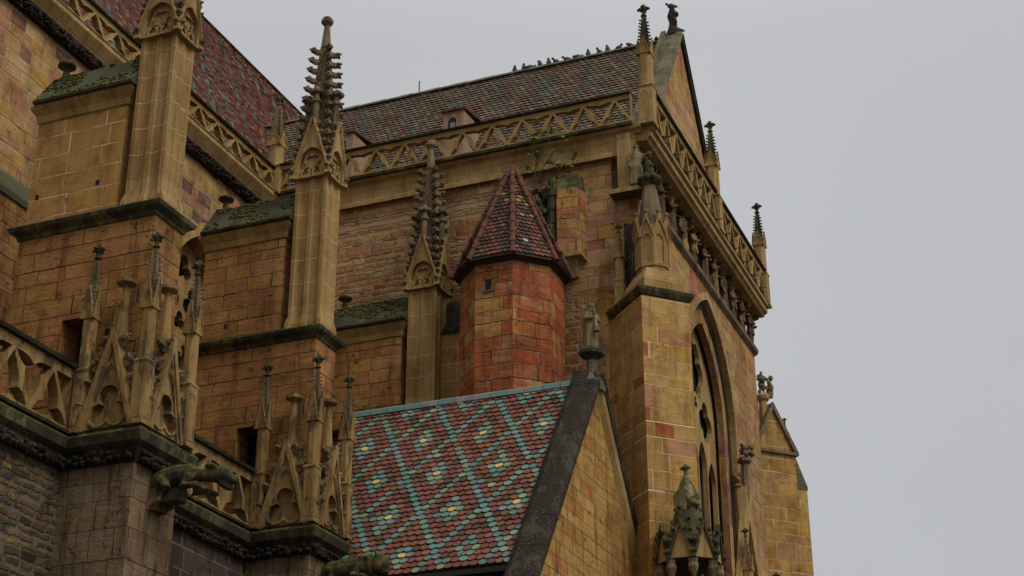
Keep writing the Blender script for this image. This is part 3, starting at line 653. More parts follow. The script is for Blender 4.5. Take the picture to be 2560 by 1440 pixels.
for (a, b, lab) in ((( -17.68, 17.0), (-17.68, Y[0] - .5), 'low openwork balustrade cut by the left edge of the picture, left of the first pier'), ((-17.68, Y[0] + 1.3), (-17.68, Y[1] - .5), 'low openwork balustrade between the two lower buttresses, behind the upper gargoyle'), ((-17.68, Y[1] + 1.3), (-17.68, Y[2] - .1), 'low openwork balustrade mostly hidden behind the tiled roof of the side chapel')):
    pass
lows = [((17.0), (Y[0] - .45), 5, 'low openwork balustrade cut by the left edge of the picture'), ((Y[0] + 1.25), (Y[1] - .45), 4, 'low openwork balustrade behind the upper gargoyle, between the two gabled buttresses'), ]
for a, b, n_, lab in lows:
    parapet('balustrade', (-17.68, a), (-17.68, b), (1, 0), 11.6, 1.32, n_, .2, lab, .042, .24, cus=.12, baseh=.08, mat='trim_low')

# ------------------------------------------------------------ piers
def pier(i, label):
    y = Y[i]; r = thing('buttress_pier', (XW, y, 0), label, 'buttress', 'choir piers')
    up = 'smooth_ashlar' if i == 0 else 'pier_ashlar'
    m = MB(); m.box(XS, -17.5, y + .1, y + .8, 16.2, 18.62)
    m.obj('upper_wall', up, r)
    # putlog holes: near-black boxes paint the shade inside the sockets
    for (px, pz) in ([(-18.0, 17.0), (-19.4, 16.95)] if i == 0 else [(-18.9, 16.65)]):
        h_ = MB(); h_.box(px - .045, px + .045, y + .096, y + .3, pz - .05, pz + .06); h_.obj('putlog_hole', 'dark', r)
    m = MB(); m.sweep([(-.02, 18.62), (.03, 18.66), (.05, 18.8), (.15, 18.95), (.15, 19.02), (-.02, 19.02)], [(XS, y + .1), (-17.5, y + .1), (-17.5, y + .8), (XS, y + .8)], True); m.obj('cornice', 'trim', r)
    m = MB(); n_ = 9; R_ = []
    for k in range(n_ + 1):
        x = XS - .05 + (XS * -1 - 17.3 + .05) * k / n_; s_ = random.uniform(-.01, .01)
        R_.append([(x, y - .12, 19.02 + s_), (x, y - .14, 19.07 + s_), (x, y + .1, 19.4 + s_), (x, y + .42, 19.9 + s_), (x, y + .5, 19.92 + s_), (x, y + 1.04, 19.07), (x, y + 1.04, 19.02)])
    m.rings(R_); cap_ = m.obj('cap', 'cap_slab_green' if i == 0 else 'cap_slab', r)
    m = MB(); rr_ = random.Random(i)
    for k in range(420):
        t_ = rr_.random() ** 1.4; xx_ = rr_.uniform(XS, -17.35)
        if noise.noise(Vector((xx_ * 1.7, t_ * 1.6, i * 3.1))) < -.05: continue
        m.ball((xx_, y + .42 - .54 * t_, 19.9 - .83 * t_), rr_.uniform(.02, .05), 6, 4, (1.3, 1.1, .6), None, .3)
    tag(m.obj('moss', 'moss', cap_), kind='stuff')
    m = MB(); m.lathe((XS + .22, y + .45, 19.85), [(.09, 0), (.07, .2), (.1, .25), (.19, .3), (.2, .34), (.15, .38), (.05, .4)], 8, pi / 8); m.obj('cap_finial', 'mossy', r)
    # intermediate ledge
    m = MB(); m.sweep([(-.03, 15.96), (.03, 15.97), (.05, 16.04), (.16, 16.12), (.19, 16.19), (.17, 16.22), (-.16, 16.32), (-.16, 15.96)], [(XS, y), (XW, y), (XW, y + .92), (XS, y + .92)], True)
    m.obj('ledge', 'mossy', r)
    m = MB(); m.box(XS, -18.35, y, y + .92, 11.45, 15.97); m.box(-17.75, XW, y, y + .92, 11.45, 15.97); m.box(-18.35, -17.75, y + .001, y + .919, 14.1, 15.97)
    m.obj('lower_wall', 'pier_ashlar', r)
    m = MB(); m.box(-18.35, -17.75, y + .55, y + .85, 11.45, 14.1); m.obj('passage_shade', 'dark', r)  # added near-black panel stands in for the shade inside the passage
    hs_ = [(-19.3, 13.6), (-17.3, 13.7)] if i == 0 else [(-19.2, 13.2), (-17.1, 13.15)]
    for (px, pz) in hs_:
        h_ = MB(); h_.box(px - .055, px + .055, y - .004, y + .2, pz - .07, pz + .07); h_.obj('putlog_hole', 'dark', r)
    return r
pier(0, 'leftmost choir pier, with smooth buff upper blocks and a green mossy sloped cap')
pier(1, 'second choir pier, with pocked pink-brown blocks, carrying the tallest pinnacle against the sky')
pier(2, 'third choir pier, standing just left of the round turret and above the tiled chapel roof')
big = big_pinnacle((-16.87, Y[0] + .36, 16.3), 'great pinnacle cut off by the top picture edge, on the leftmost pier')
dup(big, (-16.87, Y[1] + .38, 16.32), 'tallest crocketed pinnacle ending in an octagonal knob against the sky, on the second pier')
dup(big, (-16.9, Y[2] + .38, 16.15), 'great pinnacle in front of the rubble wall of the transept, left of the stair turret')

# ------------------------------------------------------------ aisle walls
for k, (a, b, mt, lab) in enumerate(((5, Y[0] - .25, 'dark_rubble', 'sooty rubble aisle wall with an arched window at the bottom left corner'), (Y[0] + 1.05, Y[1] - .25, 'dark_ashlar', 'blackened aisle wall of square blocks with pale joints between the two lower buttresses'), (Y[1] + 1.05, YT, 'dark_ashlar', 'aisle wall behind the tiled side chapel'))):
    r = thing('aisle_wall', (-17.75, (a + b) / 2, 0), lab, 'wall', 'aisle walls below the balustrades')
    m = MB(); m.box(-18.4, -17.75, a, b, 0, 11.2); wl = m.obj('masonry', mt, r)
    m = MB(); m.sweep([(-.3, 11.24), (.08, 11.26), (.2, 11.34), (.24, 11.5), (.2, 11.56), (-.3, 11.62)], [(-17.75, a), (-17.75, b)]); m.obj('ledge', 'mossy', r)
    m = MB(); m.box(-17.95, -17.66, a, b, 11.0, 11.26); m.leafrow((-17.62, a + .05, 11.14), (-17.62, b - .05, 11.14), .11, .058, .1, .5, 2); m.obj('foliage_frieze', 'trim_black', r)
    if k == 0:
        o_ = arch(1.3, 5, 9.0, 1.9, 19.35); i_ = arch(1.08, 5.01, 9.0, 1.6, 19.35)
        m = MB(); m.plate(o_, [i_], .14, TC @ TR(0, -4.63, 0)); w_ = m.obj('window_arch', 'gable_ashlar', r)
        m = MB(); m.plate(i_, [], .03, TC @ TR(0, -4.57, 0)); m.obj('pane', 'glass', w_)

# ------------------------------------------------------------ lower buttresses with gablets
def trefoil_gable(r, T, lab=None, hw=.58, h=1.86):
    """free-standing gable of the balustrade with a blind trefoil"""
    g_ = MB()
    g_.plate([(-hw, 0), (hw, 0), (.06, h), (-.06, h)], [foil(3, .22 * hw / .58, .205 * hw / .58, 0, .40, pi / 2, 9)], .13, T)
    g_.plate(foil(3, .22 * hw / .58, .245 * hw / .58, 0, .40, pi / 2, 9), [foil(3, .22 * hw / .58, .205 * hw / .58, 0, .40, pi / 2, 9)], .06, T @ TR(0, -.03, 0))
    g_.plate([(-hw * .96, 0), (hw * .96, 0), (.04, h * .96), (-.04, h * .96)], [], .06, T @ TR(0, .12, 0))
    for rr, yy in ((.045, -.045), (.03, -.02)):
        o_ = arch(hw * .86 - yy * .0 - (.05 if rr < .04 else 0), .02, .26, 1.05 - (.07 if rr < .04 else 0)); i_ = arch(hw * .86 - rr - (.05 if rr < .04 else 0), .021, .26, 1.05 - rr * 1.7 - (.07 if rr < .04 else 0))
        g_.plate(o_, [i_], .1, T @ TR(0, yy, 0))
    for sgn in (-1, 1):
        for w_, o_, pr in ((.09, 0, -.1), (.04, .1, -.06)):
            p0 = Vector((sgn * (hw + .02 - o_), 0, 0)); p1 = Vector((sgn * .02, 0, h + .02 - o_ * 2.6)); dd = (p1 - p0).normalized(); nn = Vector((-sgn * dd.z, 0, sgn * dd.x))
            if nn.x * sgn > 0: nn = -nn
            V = [pt + Vector((0, yy, 0)) + nn * kk for pt in (p0, p1) for yy in ((pr, .16) if sgn < 0 else (pr + .005, .155)) for kk in (0, w_)]
            g_.add([v[:] for v in V], [(0, 1, 3, 2), (4, 6, 7, 5), (0, 4, 5, 1), (1, 5, 7, 3), (3, 7, 6, 2), (2, 6, 4, 0)], T)
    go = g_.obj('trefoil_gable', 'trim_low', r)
    c = MB(); first = None
    for sgn in (-1, 1):
        for k in range(4):
            f_ = (k + 1) / 4.6; c2 = MB(); Tm = T @ TR(sgn * (hw * (1 - f_) + .03), .03, h * f_) @ (Matrix.Identity(4) if sgn > 0 else RZ(pi)) @ RY(-.35)
            crocket_mesh(c2, 1.25, Tm); c2.ball((.12, 0, .08), .09, 6, 4, (1.2, 1.5, .8), Tm, .3); c2.ball((.04, 0, .0), .07, 6, 4, (1.4, 1.2, .9), Tm, .2); c2.obj('crocket', 'trim_grey', go)
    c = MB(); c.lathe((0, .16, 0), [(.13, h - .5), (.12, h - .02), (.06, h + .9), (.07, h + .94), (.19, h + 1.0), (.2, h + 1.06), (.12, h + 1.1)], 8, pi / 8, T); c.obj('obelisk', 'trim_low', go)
    return go
def low_buttress(i, label, lg):
    y = Y[i]; r = thing('lower_buttress', (-16.25, y, 0), label, 'buttress', 'gabled lower buttresses')
    m = MB(); m.box(-17.75, -16.25, y - .25, y + 1.1, 0, 11.0); m.obj('wall', 'low_pier', r)
    path = [(-17.75, y - .25), (-16.25, y - .25), (-16.25, y + 1.1), (-17.75, y + 1.1)]
    m = MB(); m.sweep([(-.1, 11.24), (.08, 11.26), (.2, 11.34), (.25, 11.5), (.22, 11.56), (-.1, 11.62)], path); m.box(-17.7, -16.3, y - .2, y + 1.05, 11.3, 11.6); m.obj('ledge', 'mossy', r)
    m = MB(); m.sweep([(-.1, 11.0), (.02, 11.0), (.12, 11.24), (-.1, 11.24)], path)
    for a_, b_ in ((path[0], path[1]), (path[1], path[2])):
        ox, oy = (0, -.1) if a_[1] == b_[1] else (.1, 0)
        m.leafrow((a_[0] + ox, a_[1] + oy, 11.16), (b_[0] + ox, b_[1] + oy, 11.16), .13, .07, .1, .5, 2)
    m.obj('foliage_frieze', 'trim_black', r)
    trefoil_gable(r, TR(-16.79, y - .42, 11.6))
    trefoil_gable(r, TR(-16.08, y + .27, 11.6) @ RZ(pi / 2), hw=.52)
    return r
low_buttress(0, 'left lower buttress with two trefoil gables on a mossy ledge, upper gargoyle springing from it', 'left')
low_buttress(1, 'lower buttress in the middle with two trefoil gables, left of the glazed chapel roof', 'mid')
gp = 'slender pinnacles on the lower buttresses'
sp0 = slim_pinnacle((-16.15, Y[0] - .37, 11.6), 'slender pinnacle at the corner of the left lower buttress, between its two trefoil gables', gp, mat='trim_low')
dup(sp0, (-17.42, Y[0] - .36, 11.6), 'slender pinnacle in front of the dark passage, where the leftmost low balustrade ends', gp)
dup(sp0, (-16.08, Y[0] + .93, 11.6), 'slender pinnacle on the far corner of the left lower buttress, before the traceried window', gp)
dup(sp0, (-16.2, Y[1] - .37, 11.62), 'slender pinnacle at the corner of the middle lower buttress, between its two trefoil gables', gp)
dup(sp0, (-17.45, Y[1] - .36, 11.62), 'slender pinnacle left of the trefoil gables of the middle buttress, beside its dark passage', gp)
dup(sp0, (-16.12, Y[1] + .93, 11.62), 'slender pinnacle directly left of the glazed chapel roof', gp)

# ------------------------------------------------------------ gargoyles
def gargoyle(loc, label, kind):
    r = thing('gargoyle', loc, label, 'gargoyle', None); local(r)
    m = MB()
    if kind == 0:      # lean hound with long neck stretched out
        m.tube([(-.3, 0, -.12), (0, 0, 0), (.3, 0, .08), (.55, 0, .08), (.8, 0, .02), (1.02, 0, -.02), (1.2, 0, -.06)], [.2, .21, .19, .17, .12, .12, .14], 10)
        m.ball((1.22, 0, -.02), .17, 9, 7, (1.1, .8, .85)); m.tube([(1.25, 0, -.02), (1.42, 0, -.14), (1.52, 0, -.2)], [.11, .08, .05], 8)
        m.tube([(1.2, 0, -.16), (1.33, 0, -.27), (1.42, 0, -.31)], [.08, .06, .04], 8)
        for s_ in (-1, 1):
            m.tube([(1.12, s_ * .08, .1), (1.0, s_ * .13, .16), (.92, s_ * .15, .1)], [.05, .05, .02], 6)
            m.tube([(.05, s_ * .14, -.02), (.22, s_ * .22, -.2), (.1, s_ * .22, -.4), (-.08, s_ * .2, -.5)], [.12, .1, .06, .05], 7)
            m.tube([(.62, s_ * .12, .0), (.52, s_ * .2, -.22), (.8, s_ * .2, -.2), (.95, s_ * .18, -.28)], [.11, .085, .06, .06], 7)
            m.ball((.98, s_ * .18, -.3), .07, 6, 4, (1.3, 1, .7))
        for k in range(5): m.ball((.1 + k * .11, random.uniform(-.05, .05), .2), .07, 6, 4, (1.2, 1.6, .7), None, .2)
    else:              # stocky beast with a mane, head raised
        m.tube([(-.3, 0, -.1), (0, 0, 0), (.35, 0, .04), (.7, 0, .05), (.95, 0, .05)], [.22, .24, .22, .22, .2], 10)
        m.ball((1.1, 0, .08), .21, 10, 8, (1, .85, 1)); m.tube([(1.15, 0, .06), (1.32, 0, .04)], [.12, .09], 8); m.tube([(1.15, 0, -.06), (1.3, 0, -.12)], [.08, .05], 8)
        for s_ in (-1, 1):
            m.tube([(1.1, s_ * .1, .22), (1.05, s_ * .15, .32)], [.06, .02], 6)
            m.tube([(.05, s_ * .16, .0), (.12, s_ * .24, -.25), (-.1, s_ * .22, -.36), (.08, s_ * .22, -.46)], [.13, .1, .06, .06], 7)
            m.tube([(.75, s_ * .15, .0), (.55, s_ * .24, -.18), (.85, s_ * .23, -.2), (.95, s_ * .2, -.27)], [.11, .08, .06, .06], 7)
        for k in range(16): m.ball((random.uniform(.6, 1.0), random.uniform(-.18, .18), random.uniform(.1, .25)), .07, 6, 4, (1, 1, 1), None, .3)
    fuse(m, 'body', 'gargoyle', r, .026)
    m = MB(); m.box(-.35, .0, -.2, .2, -.55, -.18); m.prism([(-.3, -.16), (.45, -.12), (.45, .12), (-.3, .16)], -.42, -.2); m.obj('corbel', 'gargoyle', r)
    return r
gargoyle((-16.1, Y[0] + .45, 10.83), 'upper gargoyle, a lean hound stretching out over the dark wall left of centre', 0)
gargoyle((-16.1, Y[1] + .5, 10.78), 'lower gargoyle, a stocky maned beast in front of the eaves of the glazed chapel roof', 1)

# ------------------------------------------------------------ transept
tr = thing('church_transept', (-14, 40, 0), 'transept with rubble side wall, brown-green tiled roof and tall gabled front with traceried window', 'church')
m = MB(); m.box(-22.3, -12.95, YT, YT + 1, 0, 23.35); m.obj('rubble_wall', 'rubble', tr)
m = MB(); m.box(-12.95, XF - .7, YT - .004, YT + .9, 0, 23.35); m.obj('ashlar_wall', 'transept_ashlar', tr)
m = MB(); m.box(-22.29, -11.3, YT - .07, YT + .5, 23.35, 23.98); m.sweep([(.0, 23.36), (.1, 23.3), (.1, 23.42), (.0, 23.5)], [(-22.2, YT - .06), (-11.9, YT - .06)]); m.obj('frieze', 'trim_clean', tr)
m = MB(); m.sweep([(-.3, 23.93), (.06, 23.93), (.1, 23.98), (.2, 24.03), (.22, ZP), (-.3, ZP)], [(-22.2, YT), (-11.1, YT)]); m.obj('cornice', 'trim', tr)
m = MB(); m.box(-11.78, -11.42, YT - .17, YT + .3, 22.15, 23.93); m.box(-11.95, -11.05, YT - .42, YT + .2, 22.04, 22.17); m.obj('corner_pilaster', 'trim_clean', tr)
TF = Matrix(((0, -1, 0, XF), (1, 0, 0, 0), (0, 0, 1, 0), (0, 0, 0, 1)))   # plates facing +X: local x->Y, z->Z, thickness towards -X
win = arch(2.62, 10.5, 18.35, 3.65, 43.0, 14)
m = MB(); m.plate([(YT, 0), (48.75, 0), (48.75, 22.2), (YT, 22.2)], [win], .7, TF); m.obj('front_wall', 'transept_ashlar', tr)
# stepped dark reveal
for k, (dy, mt) in enumerate(((.0, 'trim_clean'), (.18, 'trim_black'), (.36, 'splay'))):
    o_ = arch(2.62 - dy, 10.5, 18.35, 3.65 - dy * 1.3, 43.0, 14); wr = (.18, .18, .36)[k]; i_ = arch(2.62 - dy - wr, 10.51, 18.35, 3.65 - dy * 1.3 - wr * 1.35, 43.0, 14)
    m = MB(); m.plate(o_, [i_], .2, TF @ TR(0, (-.06, .12, .16)[k], 0)); m.obj('window_reveal', mt, tr)
m = MB(); m.plate(arch(2.7, 10.3, 18.35, 3.8, 43, 14), [], .05, TF @ TR(0, .68, 0)); gw = m.obj('window', 'glass', tr)
hol = [foil(6, .56, .37, 43, 19.7, 0, 5), foil(4, .33, .32, 42.05, 18.3), foil(4, .33, .32, 43.95, 18.3), foil(3, .1, .11, 43, 18.62)]
for q in (-1.41, -.47, .47, 1.41): hol += [arch(.425, 10.6, 16.85 if abs(q) < 1 else 16.5, .75, 43 + q)]
m = MB(); m.plate(arch(1.95, 10.5, 18.35, 2.75, 43, 12), hol, .14, TF @ TR(0, .46, 0)); m.obj('tracery', 'trim', gw)
m = MB()
m.lathe((-11.3, 45.5, 0), [(.13, 9), (.13, 16.75), (.19, 16.8), (.15, 16.86)], 8); 
for q in range(10): m.ball((-11.3 + .17 * cos(q * .63), 45.5 + .17 * sin(q * .63), 16.98 + .14 * (q % 2)), .09, 5, 4, (1, 1, 1), None, .25)
m.lathe((-11.3, 45.5, 0), [(.16, 16.84), (.24, 17.2), (.1, 17.25)], 8); m.obj('column', 'trim_clean', tr)
# gallery of statues: string course, recess, soffit, cornice
m = MB(); m.sweep([(-.3, 22.2), (.02, 22.2), (.12, 22.28), (.14, 22.4), (-.3, 22.44)], [(XF, YT), (XF, 48.8)]); m.obj('string_course', 'trim_grey', tr)
m = MB(); m.box(-12.2, -11.78, YT + .1, 48.75, 22.2, 23.9); m.obj('gallery_wall', 'statue', tr)
for k in range(12):
    yy = YT + .5 + k * 1.08; m = MB(); m.box(-11.8, -11.6, yy - .05, yy + .05, 22.42, 23.5); m.rings([[(-11.8, yy + s_ * h_, z_) for s_, z_ in ((-1, 23.4), (1, 23.4), (1, 23.72), (-1, 23.72))] for h_ in (.1,)] + [[(-11.15, yy + s_ * .1, z_) for s_, z_ in ((-1, 23.62), (1, 23.62), (1, 23.72), (-1, 23.72))]]); m.obj('gallery_bracket', 'statue', tr)
m = MB(); m.sweep([(-1.2, 23.7), (.3, 23.7), (.34, 23.78), (.42, 23.82), (.44, 23.92), (.36, 23.96), (.5, 24.02), (.5, ZP), (-1.2, ZP)], [(XF, YT + .0), (XF, 49.2)]); m.obj('front_cornice', 'trim', tr)
# gable
zg, ya = 31.05, 43.0; sl_ = 1.46
m = MB(); m.plate([(38.3, 24.1), (47.7, 24.1), (ya, zg)], [arch(.85, 24.12, 25.4, .95, 43.0)], .6, TF @ TR(0, .4, 0)); m.obj('gable_wall', 'transept_ashlar', tr)
m = MB(); m.plate(arch(.9, 24.11, 25.4, 1.0, 43), [], .05, TF @ TR(0, .8, 0)); m.obj('blind_arch', 'turret_ashlar', tr)
for sgn in (-1, 1):
    m = MB(); dd = Vector((0, sgn, -sl_)).normalized(); nn = Vector((0, sgn * sl_, 1)).normalized(); Lc = 8.3
    a_ = Vector((0, ya, zg + .05)); V = []
    for q, s_ in ((0, 0), (0, 1)):
        pt = a_ + dd * (Lc * s_)
        for x_, h_ in ((-12.25, -.1), (-12.25, .22), (-12.1, .24), (-12.08, .1), (-11.62, .1), (-11.55, .0), (-11.62, -.1)): V.append((x_, pt.y + nn.y * h_, pt.z + nn.z * h_))
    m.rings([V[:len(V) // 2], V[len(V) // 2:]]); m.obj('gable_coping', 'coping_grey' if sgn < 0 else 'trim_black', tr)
# roof
ye, zre = 38.5, 24.5
m = MB(); m.add([(-28, ye, zre), (-11.9, ye, zre), (-11.9, ya, zg - .12), (-28, ya, zg - .12), (-11.9, 47.5, zre), (-28, 47.5, zre)], [(0, 1, 2, 3), (3, 2, 4, 5), (1, 4, 2)]); m.box(-27.9, -12.1, ye - .05, 47.4, 23.6, zre); rf = m.obj('roof', 'wood', tr)
D = Vector((0, ye - ya, zre - (zg - .12))); Ln = D.length
m = MB(); fcol = diamonds(4, 9, .0, [(.12, .058, .033), (.14, .068, .04), (.12, .08, .045), (.16, .12, .07), (.09, .076, .045), (.13, .088, .055)], [(.08, .095, .065), (.085, .08, .052), (.12, .11, .075), (.125, .078, .045)], (.26, .2, .11), .84)
tiles(m, (-27.0, ya, zg - .09), (1, 0, 0), D, 14.75, Ln + .1, .2, .2, fcol, None, .018, 3, .034); m.obj('roof_tiles', 'far_tile', rf)
m = MB()
for k in range(30):
    x0 = -27 + k * .5; m.rings([[(x, ya - .13 * s_, zg - .12), (x, ya - .07 * s_, zg - .02 + (.012 if k % 2 else 0)), (x, ya + .07 * s_, zg - .02), (x, ya + .13 * s_, zg - .12)] for x, s_ in ((x0, 1.0), (x0 + .49, 1.12))])
m.obj('ridge_tiles', 'coping_grey', rf)
m = MB(); m.box(-22, -11.5, YT + .6, YT + .9, 23.9, 24.45); m.obj('gutter_wall', 'trim', tr)
for xx, in ((-17.75,), (-21.45,)):
    m = MB(); yd = 39.45; zd = 26.2
    m.box(xx - .33, xx + .33, yd - .35, yd + 1.6, zd - .3, zd + 1.28); dm = m.obj('dormer', 'pink_trim', tr)
    m = MB(); m.plate(arch(.13, zd + .62, zd + .92, .14, xx - .03), [], .02, TR(0, yd - .356, 0)); m.obj('window', 'dark', dm)
    m = MB(); m.plate(arch(.09, zd + .62, zd + .8, .08, xx - .01), [], .01, TR(0, yd - .37, 0)); m.obj('pane', 'pane', dm)
    m = MB(); m.rings([[(xx + sx_ * .4, yd - .42, zd + 1.27), (xx + sx_ * .4, yd - .42, zd + 1.33), (xx + sx_ * .4, yd + 1.9, zd + 1.75), (xx + sx_ * .4, yd + 1.9, zd + 1.66)] for sx_ in (-1, 1)]); m.obj('dormer_roof', 'ridge_clay', dm)

# ------------------------------------------------------------ little wall pier beside the turret
r = thing('wall_pier', (-13.05, YT, 20), 'short mossy-topped pilaster on a corbel, right of the turret roof', 'pilaster')
m = MB(); m.prism([(-13.42, YT - .01), (-13.38, YT - .5), (-12.86, YT - .42), (-12.74, YT - .01)], 20.5, 22.45); m.obj('shaft', 'strip_ashlar', r)
m = MB(); m.prism([(-13.42, YT - .01), (-13.38, YT - .5), (-12.86, YT - .42), (-12.74, YT - .01)], 22.45, 22.9, None, .72, (-12.95, YT)); m.obj('mossy_top', 'mossy', r)
m = MB(); m.prism([(-13.38, YT - .01), (-13.34, YT - .45), (-12.9, YT - .38), (-12.8, YT - .01)][::-1], 20.5, 20.0, None, .35, (-13.05, YT)); m.box(-13.45, -12.72, YT - .5, YT, 20.42, 20.5); m.obj('corbel', 'trim', r)
m = MB()
for k in range(6): m.rings([[(-13.55 + .13 * cos(a) * s_, YT - .36 + .13 * sin(a) * s_, 20.2 + k * .42 + z_) for a in [pi * j / 4 for j in range(8)]] for z_, s_ in ((0, 1.15), (.45, .95))])
m.lathe((-13.55, YT - .36, 22.7), [(.13, 0), (.1, .15), (.02, .3)], 8); m.obj('pipe_tiles', 'mossy', r)
# buff strip between third pier and turret
r = thing('wall_buttress', (-16.4, 36.1, 0), 'flat buff wall strip with a sloping top between the third pier and the turret', 'buttress')
m = MB(); m.box(-16.75, -15.7, 35.95, YT, 0, 18.7); m.obj('wall', 'smooth_ashlar', r)
m = MB(); m.rings([[(x, 35.9, 18.7), (x, YT - .01, 19.9), (x, YT - .01, 18.7)] for x in (-16.75, -15.7)]); m.obj('weathering', 'coping', r)

# ------------------------------------------------------------ stair turret
ocx, ocy, ap = -14.38, 35.5, 1.22
tu = thing('stair_turret', (ocx, ocy, 0), 'octagonal stair turret of red and ochre stone with a steep scalloped tile roof', 'turret')
Rr = ap / cos(pi / 8); octo = lambda rr: [(ocx + rr * cos(pi / 8 + k * pi / 4), ocy + rr * sin(pi / 8 + k * pi / 4)) for k in range(8)]
m = MB(); m.prism(octo(Rr), 0, 19.62); m.obj('wall', 'turret_ashlar', tu)
m = MB(); m.rings([[(x, y, z) for x, y in octo(Rr * s_)] for s_, z in ((1.0, 19.62), (1.06, 19.68), (1.1, 19.72), (1.1, 19.76), (.5, 19.9))]); m.obj('eaves', 'wood', tu)
m = MB(); m.box(-14.66, -14.39, 34.262, 34.4, 19.2, 19.27); m.box(-14.66, -14.39, 34.25, 34.4, 18.86, 18.92); m.obj('sill', 'trim_grey', tu)
m = MB(); m.box(-14.60, -14.45, 34.27, 34.6, 18.93, 19.2); m.obj('slit_window', 'dark', tu)  # solid near-black box paints the shaded depth of the slit
m = MB(); m.box(-14.1, -13.9, 34.265, 34.6, 15.75, 16.02); m.obj('slit_window', 'dark', tu)
zt, ze2, r1 = 22.95, 19.72, Rr * 1.15
m = MB(); m.rings([[(x, y, ze2) for x, y in octo(r1)], [(x, y, zt - .12) for x, y in octo(.02)]]); rf = m.obj('roof', 'wood', tu)
m = MB()
def ccol(i, r_):
    q = random.random()
    if q < .012: return jc((.36, .38, .35))
    if q < .3 and r_ < 14 and i > 3: return jc((.2, .16, .035), .3)
    if q < .38: return jc((.17, .062, .038))
    return jc(random.choice([(.06, .038, .026), (.08, .045, .03), (.10, .05, .032), (.045, .033, .024), (.07, .06, .025)]), .25)
for k in range(8):
    a = k * pi / 4 + pi / 4; A = Vector((cos(a), sin(a), 0)); U = Vector((-sin(a), cos(a), 0)); apr = r1 * cos(pi / 8)
    D = Vector((A.x * apr, A.y * apr, ze2 - zt)); Ln = D.length; full = 2 * apr * math.tan(pi / 8)
    cl = lambda u, dn, full=full, Ln=Ln: abs(u - full / 2) < full / 2 * min(1, dn / Ln) + .03
    tiles(m, Vector((ocx, ocy, zt + .03)) - U * full / 2, U, D, full, Ln + .05, full / 8, .145, ccol, cl, .016, 5, .03)
m.obj('roof_tiles', 'clay_tile', rf)
for k in range(8):
    a = pi / 8 + k * pi / 4; p0 = Vector((ocx + .06 * cos(a), ocy + .06 * sin(a), zt + .02)); p1 = Vector((ocx + (r1 + .03) * cos(a), ocy + (r1 + .03) * sin(a), ze2 + .02)); m = MB()
    for q in range(9):
        s0 = p0.lerp(p1, q / 9); s1 = p0.lerp(p1, (q + 1.05) / 9); m.tube([s0, s1], [.062, .08], 8)
    m.obj('hip_tiles', 'ridge_clay', rf)

# ------------------------------------------------------------ side chapel
yr, zc, xg = 33.6, 15.72, -11.5
cp = thing('side_chapel', (-14.5, 33, 0), 'side chapel roofed in teal, maroon and yellow glazed scalloped tiles, with a dark coped gable', 'chapel')
yev, zev = 29.85, 10.55; sl2 = (zc - zev) / (yr - yev)
m = MB(); m.box(-17.74, xg - .02, yev + .45, 36.0, 0, zev + .1); m.obj('wall', 'dark_ashlar', cp)
m = MB(); m.add([(-17.7, yev, zev), (-11.9, yev, zev), (-11.9, yr, zc), (-17.7, yr, zc), (-11.9, 36.3, zc - 2.7 * sl2), (-17.7, 36.3, zc - 2.7 * sl2)], [(0, 1, 2, 3), (3, 2, 4, 5), (1, 4, 2)]); rf = m.obj('roof', 'wood', cp)
D = Vector((0, yev - yr, zev - zc)); Ln = D.length; m = MB()
tiles(m, (-17.7, yr - .02, zc + .05), (1, 0, 0), D, 5.72, Ln + .05, .187, .177, diamonds(4, 8, .3, [MAR, MAR2, MAR, (.165, .06, .05), BRN], [TEAL, TEAL2, GREENT, TEAL, TEAL2, GREENT, BLUEG], YEL, .9), None, .016, 8, .03); m.obj('roof_tiles', 'glazed', rf)
xx = -17.7
while xx < -12.1:
    m = MB(); m.rings([[(x, yr - .12, zc + .0), (x, yr - .1, zc + .12), (x, yr + .02, zc + .19), (x, yr + .14, zc + .1)] for x in (xx, xx + .43)]); m.obj('ridge_tile', random.choice(['ridge_teal', 'ridge_teal2', 'ridge_teal3']), rf); xx += .445
# gable wall with coping
tg = TF @ TR(0, -(xg - XF), 0)
m = MB(); m.plate([(yr - 4.85, 0), (yr + 2.75, 0), (yr + 2.75, zc - 2.75 * sl2 + .1), (yr, zc + .1), (yr - 4.85, zc + .1 - 4.85 * sl2)], [], .35, tg); m.obj('gable_wall', 'gable_ashlar', cp)
m = MB(); nn = Vector((0, -sl2, 1)).normalized(); dd = Vector((0, -1, -sl2)).normalized(); R_ = []
for s_ in (-.15, 8.2):
    pt = Vector((0, yr, zc + .12)) + dd * s_
    R_.append([(x_, pt.y + nn.y * h_, pt.z + nn.z * h_) for x_, h_ in ((-12.1, -.1), (-12.1, .1), (-11.95, .2), (-11.5, .15), (-11.38, .06), (-11.38, -.04), (-11.5, -.12))])
m.rings(R_)
m.obj('coping', 'coping', cp)
m = MB(); nn = Vector((0, sl2, 1)).normalized(); dd = Vector((0, 1, -sl2)).normalized(); R_ = []
for s_ in (-.1, 5.0):
    pt = Vector((0, yr, zc + .12)) + dd * s_
    R_.append([(x_, pt.y + nn.y * h_, pt.z + nn.z * h_) for x_, h_ in ((-12.0, -.1), (-12.0, .12), (-11.5, .14), (-11.32, .06), (-11.36, -.05), (-11.5, -.08))])
m.rings(R_); m.obj('raking_coping', 'coping', cp)
m = MB(); R_ = []
for s_ in (.15, 5.0):
    pt = Vector((0, yr, zc + .12)) + dd * s_
    R_.append([(x_, pt.y + nn.y * h_, pt.z + nn.z * h_) for x_, h_ in ((-11.5, -.08), (-11.38, -.09), (-11.42, -.2), (-11.46, -.24), (-11.44, -.3), (-11.5, -.36))])
m.rings(R_); m.obj('raking_moulding', 'trim', cp)
